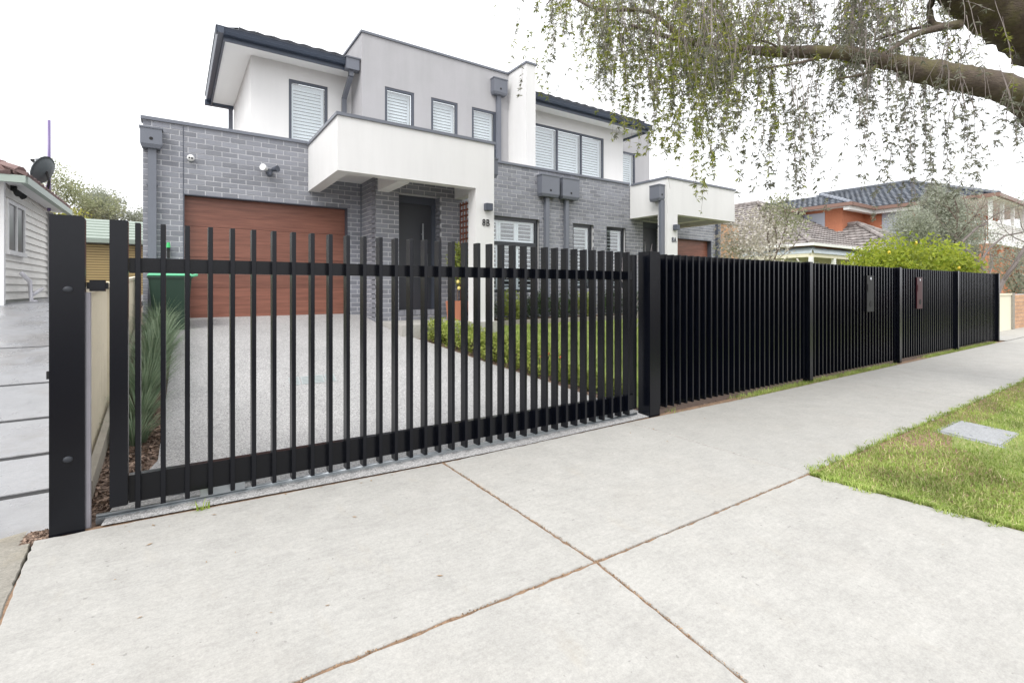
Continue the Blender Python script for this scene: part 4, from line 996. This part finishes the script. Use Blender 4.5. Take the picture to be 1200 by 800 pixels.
# low hedge along the driveway edge
for i in range(9):
    tt = i / 8; y = 7.35 - tt * 3.1; x = drive_r(y) + .30
    t = thing('hedge_shrub', ORD[i] + ' low bright green shrub from the entry along the driveway edge', 'shrub', (x, y, gz(y) - .03), 'low shrubs edging the driveway')
    r_ = (.30 if i < 6 else .17) * rnd.uniform(.9, 1.1)
    g = G()
    for k in range(5): g.tube([(x, y, gz(y) - .04), (x + rnd.uniform(-.15, .15), y + rnd.uniform(-.15, .15), gz(y) + r_ * .9)], [.012, .005], 5)
    build('stems', g, m_stem, t)
    crown('foliage', (x, y, gz(y) + r_ * .55), (r_, r_ * 1.05, r_ * .72), 2600, .017, l_hedge, t, clumps=45, spread=.2, aspect=.6, hollow=.6)
    if i in (2, 4, 5):
        for k in range(3):
            p = (x + rnd.uniform(-.2, .2), y - rnd.uniform(0, .25), gz(y) + r_ * rnd.uniform(.6, 1.15)); build('flower', G().sphere(p, .022, 7, 5), M('coral_flower', (.65, .16, .06), .6), t)
for i, xx in enumerate((5.1, 5.75, 6.4, 7.1, 7.8, 8.6, 9.3)):
    t = thing('garden_shrub', ORD[i] + ' leafy shrub from the 8B pillar in the bed under the windows', 'shrub', (xx, 8.5, gz(8.5) - .03), 'shrubs under the front windows')
    g = G()
    for k in range(4): g.tube([(xx, 8.5, gz(8.5) - .04), (xx + rnd.uniform(-.15, .15), 8.5 + rnd.uniform(-.1, .1), gz(8.5) + .4)], [.012, .005], 5)
    build('stems', g, m_stem, t)
    crown('foliage', (xx, 8.5, gz(8.5) + .3), (.3, .22, .33), 1500, .028, (l_dark, l_hedge)[i % 3 == 1], t, clumps=24, spread=.25)
# potted citrus by the entry
pt = thing('potted_citrus', 'small citrus tree in a square terracotta pot by the entry', 'potted plant', (4.42, 8.35, .735))
pz = .735
m_terra = M('terracotta', (.50, .20, .12), .8, .1)
build('pot', G().hexa([(4.28, 8.2, pz), (4.56, 8.2, pz), (4.56, 8.48, pz), (4.28, 8.48, pz), (4.25, 8.17, pz + .36), (4.59, 8.17, pz + .36), (4.59, 8.51, pz + .36), (4.25, 8.51, pz + .36)]), m_terra, pt, bevel=.01)
build('trunk', G().tube([(4.42, 8.34, pz + .34), (4.43, 8.33, pz + .95), (4.42, 8.34, pz + 1.3)], [.015, .012, .006], 6), m_stem, pt)
crown('foliage', (4.42, 8.34, pz + 1.05), (.2, .2, .38), 500, .045, l_hedge, pt, clumps=14, spread=.3)
for p in ((4.36, 8.2, pz + .72), (4.47, 8.19, pz + .62), (4.38, 8.2, pz + .6)): build('fruit', G().sphere(p, .035, 8, 6), M('lemon_skin', (.75, .62, .2), .5), pt, smooth=True)

# trees behind the right part of the fence
def small_tree(name, label, base, height, lean, radius, crown_args, kids=3, dep=3, bark=m_stem, **kw):
    t = thing(name, label, 'tree', base)
    g = G(); tips = []
    branch_tree(g, (base[0], base[1], base[2] - .1), lean, height, radius, dep, tips=tips, kids=kids, **kw)
    build('trunk', g, bark, t)
    for a in crown_args: crown(a[0], a[1], a[2], a[3], a[4], a[5], t, **a[6])
    return t, tips
c = at(1064, 304, D=13.6)
t, _ = small_tree('lemon_tree', 'dense yellow green lemon tree rising above the black fence', (c.x, c.y, gz(c.y)), .8, (0, 0, 1), .07,
    [('foliage', (c.x, c.y, c.z - .35), (1.42, 1.42, 1.0), 15000, .055, l_lemon, dict(clumps=90, spread=.17, hollow=.62)), ('inner_foliage', (c.x, c.y, c.z - .45), (1.1, 1.1, .75), 4000, .05, l_hedge, dict(clumps=50, spread=.25))])
for k in range(3):
    p = at(1012 + rnd.random() * 105, 284 + rnd.random() * 34, D=12.5 + rnd.random() * .5); dd = (p - Vector((c.x, c.y, c.z - .35)))
    u_ = Vector((dd.x / 1.38, dd.y / 1.38, dd.z / .95)).normalized(); p = Vector((c.x + u_.x * 1.3, c.y + u_.y * 1.3, c.z - .35 + u_.z * .9))
    build('fruit', G().sphere(p, .036, 8, 6, (1, 1, 1.25)), M('lemon_yellow', (.75, .55, .06), .45), t, smooth=True)
c = at(1100, 285, D=19)
for_o = []
for px_, py_, rr, nn in ((1104, 245, .75, 5200), (1100, 268, 1.25, 11000), (1078, 292, 1.2, 8000), (1122, 292, 1.1, 7000), (1065, 270, .8, 4000), (1098, 226, .4, 900)):
    q = at(px_, py_, D=19 + rnd.uniform(-.6, .6)); for_o.append(('foliage', tuple(q), (rr, rr, rr * 1.05), nn, .055, l_olive, dict(clumps=30, spread=.3, aspect=.25, hollow=.3)))
small_tree('olive_tree', 'silvery grey green olive tree standing behind the lemon tree', (c.x, c.y, .2), 1.9, (-.15, 0, 1), .12, for_o, dep=4)
c = at(1150, 330, D=16.5)
t = thing('bare_tree', 'nearly leafless grey tree with spreading limbs past the fence end', 'tree', (c.x, c.y, .1))
g = G(); tips = []
for path, r0 in (([(1166, 352), (1175, 330), (1190, 308), (1204, 285), (1222, 262)], .085), ([(1166, 352), (1158, 325), (1148, 308), (1133, 293), (1128, 283), (1146, 266), (1158, 262)], .07), ([(1148, 308), (1160, 290), (1178, 276), (1200, 272)], .035)):
    pts = [at(px_, py_, D=16.5 + .15 * k) for k, (px_, py_) in enumerate(path)]
    if r0 > .05: pts = [Vector((c.x + .3, c.y, .05))] + pts
    g.tube(pts, [r0 * (1 - .09 * k) for k in range(len(pts))], 7)
    for k in range(7):
        q = pts[rnd.randint(2, len(pts) - 1)]; branch_tree(g, q, (rnd.uniform(-1, .6), rnd.uniform(-1, 1), rnd.uniform(-.1, 1)), rnd.uniform(.6, 1.0), r0 * .25, 3, .6, .1, 2, .6, tips)
build('trunk', g, M('grey_bark', (.17, .145, .135), .9, .3, 9, 30, .5), t)
Pt = np.array([tuple(q) for q in tips]); idx = rng.integers(0, len(Pt), 2600)
Pp = Pt[idx] + rng.normal(size=(2600, 3)) * .16; A = unit(rng.normal(size=(2600, 3))); B = unit(np.cross(A, rng.normal(size=(2600, 3))))
v, f = quads_at(Pp, A * .035, B * .015); np_mesh('foliage', v, f, l_olive, t, (c.x, c.y, 1), kind='stuff')
q = at(1197, 318, D=18); small_tree('olive_shrub', 'grey green leafy bush behind the cream rendered wall', (q.x, q.y, .1), 1.2, (0, 0, 1), .05, [('foliage', tuple(q), (.9, .9, 1.0), 5000, .05, l_olive, dict(clumps=30, spread=.28, aspect=.3))])
c = at(897, 290, D=13.5)
fl = []
for px_, py_, rr, nn, mt in ((872, 280, .75, 1700, l_blos), (905, 268, .7, 1100, l_blos), (890, 300, .9, 1700, l_blos), (925, 262, .5, 500, l_pale), (912, 245, .4, 450, l_pale), (862, 300, .6, 600, l_pale)):
    q = at(px_, py_, D=13.5 + rnd.uniform(-.4, .4)); fl.append(('foliage', tuple(q), (rr, rr, rr), nn, .032, mt, dict(clumps=26, spread=.3, aspect=.7, hollow=.2)))
small_tree('blossom_tree', 'airy young tree with pale pink white blossom beside the 8A garage', (c.x, c.y, gz(c.y)), 1.2, (.1, 0, 1), .05, fl, dep=4)
# twiggy shrub near the 8A entry
c = at(742, 285, D=10.6)
t = thing('twiggy_shrub', 'bare pale twiggy shrub in front of the 8A entry', 'shrub', (c.x, c.y, gz(c.y)))
g = G()
for k in range(9): branch_tree(g, (c.x + rnd.uniform(-.1, .1), c.y, gz(c.y) - .05), (rnd.uniform(-.3, .3), rnd.uniform(-.3, .3), 1), .8, .009, 2, .35, .3, 3, .6)
build('stems', g, M('pale_twig', (.42, .37, .38), .8), t)
# trees behind the shed
for (px_, py_, rr, D_, nn, mt, lab) in ((76, 226, 1.5, 22, 3800, l_pale, 'thin pale yellow green tree behind the satellite dish'), (128, 243, 1.25, 24, 5200, l_olive, 'rounded grey green tree rising behind the shed roof')):
    q = at(px_, py_, D=D_)
    small_tree('backyard_tree', lab, (q.x, q.y, .8), 2.3, (0, 0, 1), .09, [('foliage', (q.x - .2, q.y, q.z), (rr * .9, rr, rr * .85), nn, .06, mt, dict(clumps=34, spread=.22, hollow=.2)), ('foliage', (q.x + rr * .7, q.y, q.z - rr * .35), (rr * .7, rr * .7, rr * .5), nn // 3, .06, mt, dict(clumps=16, spread=.25, hollow=.2))], dep=4)
q = at(84, 249, D=18.6); small_tree('yellow_shrub', 'bright yellow green shrub top showing over the gate post', (q.x, q.y, 1), .9, (0, 0, 1), .04, [('foliage', (q.x, q.y, q.z - .4), (.9, .7, .55), 3500, .04, l_yel, dict(clumps=26, spread=.25))])

# ------------------------------------------------------------------ the big weeping peppercorn tree on the verge
pt = thing('peppercorn_tree', 'large weeping tree with mossy limbs hanging over the footpath', 'tree', (8.3, .45, -.05))
g = G()
def curve(pts, rad, k):
    pts = [Vector(p) for p in pts]; P_ = [pts[0]] + pts + [pts[-1]]; out, rr = [], []
    for i in range(1, len(P_) - 2):
        a, b, c_, d = P_[i - 1:i + 3]
        for j in range(k):
            t = j / k; out.append(.5 * ((2 * b) + (c_ - a) * t + (2 * a - 5 * b + 4 * c_ - d) * t * t + (3 * b - a - 3 * c_ + d) * t ** 3)); rr.append((rad[i - 1] * (1 - t) + rad[i] * t) * rnd.uniform(.95, 1.05))
    return out + [pts[-1]], rr + [rad[-1]]
fork = at(1330, 90, D=5.6)
g.tube([(8.3, .45, -.2), (8.28, .45, .5), (8.2, .5, 1.5), (8.1, .6, 2.6), fork], [.55, .46, .42, .40, .40], 16, bumpy=.12)
big = [fork, at(1260, 55, D=5.4), at(1200, 18, D=5.2), at(1140, -22, D=5.1), at(1040, -90, D=5.0), at(900, -190, D=5.2)]
g.tube(*curve(big, [.40, .36, .33, .30, .22, .12], 9), 22, bumpy=.2)
arm = [fork + Vector((0, 0, -.1)), at(1250, 150, D=5.4), at(1200, 113, D=5.2), at(1150, 97, D=5.1), at(1110, 89, D=5.05), at(1062, 80, D=5.0)]
g.tube(*curve(arm, [.28, .18, .145, .128, .118, .11], 8), 18, bumpy=.22)
arm2 = [at(1075, 79, D=5.0), at(1040, 72, D=5.0), at(985, 62, D=5.0), at(920, 61, D=5.1), at(870, 58, D=5.2), at(800, 48, D=5.4), at(740, 30, D=5.6)]
g.tube(*curve(arm2, [.084, .078, .066, .056, .043, .028, .016], 8), 14, bumpy=.22)
build('trunk', g, m_bark, pt, smooth=True)
g = G()
def limb(pts, r0, r1, n=7, k_=4):
    pts, _ = curve(pts, [1] * len(pts), k_)
    g.tube(pts, [r0 + (r1 - r0) * k / (len(pts) - 1) for k in range(len(pts))], n)
limb([at(1125, 28, D=5.15), at(1100, 33, D=5.0), at(1070, 42, D=4.9), at(1040, 62, D=4.85)], .045, .018)
limb([at(1128, 30, D=5.1), at(1095, 29, D=5.2), at(1090, 8, D=5.3), at(1100, -15, D=5.4)], .035, .03)
limb([at(1095, 30, D=5.2), at(1060, 36, D=5.4), at(1025, 48, D=5.6)], .02, .008)
limb([at(1030, 74, D=5.0), at(1015, 86, D=4.9), at(985, 92, D=4.8)], .022, .008)
limb([at(960, 68, D=5.0), at(930, 75, D=4.8), at(895, 80, D=4.6)], .018, .006)
limb([at(930, 70, D=5.0), at(905, 52, D=5.0), at(880, 45, D=5.0)], .015, .006)
limb([at(800, 48, D=5.4), at(760, 14, D=5.6), at(700, 11, D=5.8), at(660, -8, D=6), at(640, 6, D=6.1)], .03, .006)
limb([at(1040, -90, D=5.0), at(960, -40, D=5.3), at(860, -30, D=5.6), at(760, -20, D=5.9), at(690, -12, D=6.1)], .10, .02, 10)
limb([at(1040, -90, D=5.0), at(960, -60, D=4.5), at(880, -50, D=4.3), at(800, -40, D=4.3)], .08, .02, 10)
limb([at(1140, -22, D=5.1), at(1100, -50, D=5.9), at(1000, -40, D=6.6), at(900, -35, D=7.2)], .10, .02, 10)
limb([at(1200, 18, D=5.2), at(1180, -40, D=6.2), at(1120, -50, D=7), at(1050, -40, D=7.4)], .10, .02, 10)
build('limbs', g, m_bark, pt, smooth=True)
# hanging strands: tip envelope by direction, each strand hangs plumb from a branchlet above
ex = [632, 650, 690, 720, 760, 800, 830, 850, 900, 950, 990, 1010, 1060, 1100, 1140, 1170, 1205, 1260]
ey = [45, 60, 65, 110, 165, 165, 215, 150, 195, 215, 175, 150, 165, 190, 185, 140, 150, 150]
dens = [.2, .7, .9, 1.2, 1.7, 2.3, 2.4, 2.2, 1.5, 1.2, 1.1, 1.0, .9, .8, .5, .3, .3, .2]
tw = G(); leafP = [[], []]; leafA = [[], []]; leafB = [[], []]
def strand(px_, y_top, y_tip, D_, leafy, which, bare=.0):
    top = at(px_, y_top, D=D_); tip = at(px_, y_tip, D=D_); L = top.z - tip.z
    if L < .1: return
    n = max(4, int(L / .12)); p = top.copy(); pts = [p.copy()]; sw = Vector((rnd.uniform(-1, 1), rnd.uniform(-1, 1), 0)) * .075
    for k in range(n):
        sw = sw * .78 + Vector((rnd.uniform(-1, 1), rnd.uniform(-1, 1), 0)) * .022
        p = p + Vector((sw.x, sw.y, -L / n)); pts.append(p.copy())
    tw.tube(pts, [.0027 * (1 - .75 * k / n) + .0007 for k in range(n + 1)], 3, cap=False)
    m = max(2, int(L / .052 * leafy))
    for k in range(m):
        q = min(.999, bare + (1 - bare) * rnd.random() ** .8); i = min(n - 1, int(q * n)); b = pts[i].lerp(pts[i + 1], q * n - i)
        nl = rnd.randint(4, 9); fan = rnd.random() * 6.283
        for t_ in range(nl):
            a = fan + rnd.gauss(0, 1.0); ad = Vector((math.cos(a), math.sin(a), -rnd.uniform(-.2, 1.6))).normalized(); wv = ad.cross(Vector((rnd.uniform(-1, 1), rnd.uniform(-1, 1), rnd.uniform(-1, 1)))).normalized()
            hl = .024 * rnd.uniform(.55, 1.35); leafP[which].append(b + ad * hl); leafA[which].append(ad * hl); leafB[which].append(wv * hl * .21)
cum = np.cumsum(dens) / sum(dens)
clus = []
for k in range(78):
    px_ = float(np.interp(rng.random(), np.concatenate([[0], cum]), np.concatenate([[ex[0] - 5], ex])))
    clus.append((px_, rnd.uniform(4.4, 6.6) if px_ > 760 else rnd.uniform(5.3, 6.6), 0 if rnd.random() < (.72 if px_ < 900 else .16) else 1, rnd.gauss(0, 20)))
for k in range(640):
    px_, D0, wh0, de = rnd.choice(clus); px_ = max(640 + rnd.random() * 20, px_ + rnd.gauss(0, 8))
    e = float(np.interp(px_, ex, ey)) + de + rnd.gauss(0, 9)
    u = rnd.random()
    y_tip = e * (1 - .75 * u ** 1.6) - 20 * u
    y_top = min(y_tip - 30, rnd.uniform(-70, 45))
    D_ = D0 + rnd.gauss(0, .14)
    leafy = rnd.uniform(.35, 1.0) if px_ < 920 else rnd.uniform(.3, .75)
    bare = .45 if (840 < px_ < 880 and rnd.random() < .6) else rnd.uniform(0, .25)
    which = wh0 if rnd.random() < .85 else 1 - wh0
    strand(px_, y_top, y_tip, D_, leafy, which, bare)
for k in range(520):                             # shorter sprays filling the crown above
    px_ = rnd.choice((rnd.uniform(690, 930), rnd.uniform(740, 1110), rnd.choice(clus)[0] + rnd.gauss(0, 12), rnd.choice(clus)[0] + rnd.gauss(0, 12))); y1 = rnd.uniform(5, 118 if px_ < 900 else 95)
    strand(px_, y1 - rnd.uniform(35, 75), y1, rnd.uniform(4.6, 7.2), rnd.uniform(.6, 1.1), 0 if rnd.random() < (.75 if px_ < 920 else .3) else 1, .05)
# the longest trailing strands
for px_, y0, y1 in ((752, 90, 170), (812, 120, 215), (826, 100, 222), (838, 60, 228), (790, 60, 168), (907, 100, 236), (930, 110, 232), (941, 120, 205), (958, 120, 212), (893, 120, 226), (1000, 120, 232), (1072, 95, 238), (1078, 95, 252), (1086, 110, 244), (1068, 110, 215), (1108, 95, 218), (1113, 100, 240), (1120, 110, 215), (1132, 110, 205), (1046, 90, 185), (1026, 95, 180), (1190, 120, 168), (1196, 125, 172), (1180, 118, 165), (770, 40, 168), (745, 30, 150), (736, 20, 135)):
    for _ in range(4): strand(px_ + rnd.gauss(0, 5), y0 + rnd.uniform(-60, 0), y1 + rnd.gauss(2, 9), rnd.uniform(4.6, 5.6), .75, 0 if px_ < 850 else 1, .15)
build('twigs', tw, m_twig, pt, kind='stuff')
for w_, mt in ((0, l_pep), (1, l_pep2)):
    v, f = quads_at(np.array([tuple(q) for q in leafP[w_]]), np.array([tuple(q) for q in leafA[w_]]), np.array([tuple(q) for q in leafB[w_]]))
    np_mesh('foliage', v, f, mt, pt, (6, 2, 3), kind='stuff')

# ------------------------------------------------------------------ litter and small weeds
m_lit = M('dry_leaf', (.34, .24, .15), .9, .5, 60)
n = 150; P = np.empty((n, 3)); P[:, 0] = rng.random(n) ** 1.3 * 14 - .3; P[:, 1] = .7 + rng.random(n) * 2.65; P[:, 2] = np.where(P[:, 1] < 1.755, az(P[:, 1]), 0) + .004 + np.interp(P[:, 0], [-.6, 2.4], [.05, 0])
k_ = rng.random(n) < .45; P[k_, 1] = 3.30 + rng.random(k_.sum()) * .1
a = rng.random((n, 1)) * 6.283; s_ = .006 + .012 * rng.random((n, 1)) ** 2
A = np.hstack([np.cos(a), np.sin(a), .15 * rng.random((n, 1))]) * s_; B = np.hstack([-np.sin(a), np.cos(a), .1 * rng.random((n, 1))]) * s_ * .35
v, f = quads_at(P, A, B); o = np_mesh('leaf_litter', v, f, m_lit, None, kind='stuff'); tag(o, 'scattered dry brown leaves lying on the pale footpath', 'leaf litter')
n = 1700; t_ = rng.random(n); w_ = rng.random(n) < .5
P = np.where(w_[:, None], np.stack([1.687 - .0 * t_, 1.755 + (t_ - .35) * 2.6, 0 * t_], 1), np.stack([-.4 + t_ * 4.1, 1.757 + 0 * t_, 0 * t_], 1))
P[w_, 0] += np.where(P[w_, 1] < 1.755, (P[w_, 1] - 1.755) * .041, 0)
P[:, :2] += rng.normal(size=(n, 2)) * .0045; P[:, 2] = np.where(P[:, 1] < 1.75, az(P[:, 1]), 0) + np.interp(P[:, 0], [-.6, 2.4], [.05, 0]) - .003 + rng.random(n) * .005
A = unit(rng.normal(size=(n, 3))); B = unit(np.cross(A, rng.normal(size=(n, 3)))); s_ = .0022 + .0035 * rng.random((n, 1)) ** 2
v, f = quads_at(P, A * s_, B * s_ * .6); o = np_mesh('joint_grit', v, f, M('joint_grit', (.30, .20, .12), .95, .4, 40, piece=.6), None, kind='stuff'); tag(o, 'brown grit and leaf crumbs caught in the footpath joints', 'grit')
def litter(name, n, x0, x1, y0, y1, zf, mat, size, label):
    P = np.empty((n, 3)); P[:, 0] = x0 + rng.random(n) * (x1 - x0); P[:, 1] = y0 + rng.random(n) * (y1 - y0); P[:, 2] = [zf(v) for v in P[:, 1]] + rng.random(n) * .012
    A = unit(rng.normal(size=(n, 3)) * np.array([1, 1, .35])); B = unit(np.cross(A, rng.normal(size=(n, 3)) * np.array([.4, .4, 1]))); s_ = size * (.4 + rng.random((n, 1)))
    v, f = quads_at(P, A * s_, B * s_ * .4); o = np_mesh(name, v, f, mat, None, kind='stuff'); tag(o, label, 'mulch'); return o
m_chip = M('bark_chip', (.24, .17, .13), .9, .3, 30, piece=.6)
litter('bark_chips', 3500, -.46, -.08, 3.62, 5.6, lambda y: gz(y) - .03 + .045 * min(1, max(0, (6 - y) / 2.5)), m_chip, .022, 'brown bark chips in the bed behind the gate post')
litter('bark_chips', 5000, 3.6, 4.8, 3.65, 8.1, lambda y: gz(y) - .03, m_chip, .022, 'brown bark chips around the driveway hedge')
litter('leaf_debris', 1100, -.64, -.53, 3.44, 3.60, lambda y: .03, m_chip, .016, 'dry leaf debris at the foot of the gate post')
litter('leaf_debris', 1800, 4.25, 17.2, 3.39, 3.55, lambda y: -.03, m_chip, .018, 'brown debris strewn along the foot of the fence')
wq = at(237, 599, Z=.03); wt = thing('path_weed', 'tiny bright green weed sprouting at the edge of the gate strip', 'weed', (wq.x, wq.y, -.02))
blades('leaves', np.array([[wq.x, wq.y, .025]]) + rng.normal(size=(16, 3)) * np.array([.012, .008, 0]), .07, .005, leafmat('weed_leaf', (.3, .42, .06), (.4, .5, .1)), wt, lean=1.3, org=(wq.x, wq.y, -.02))
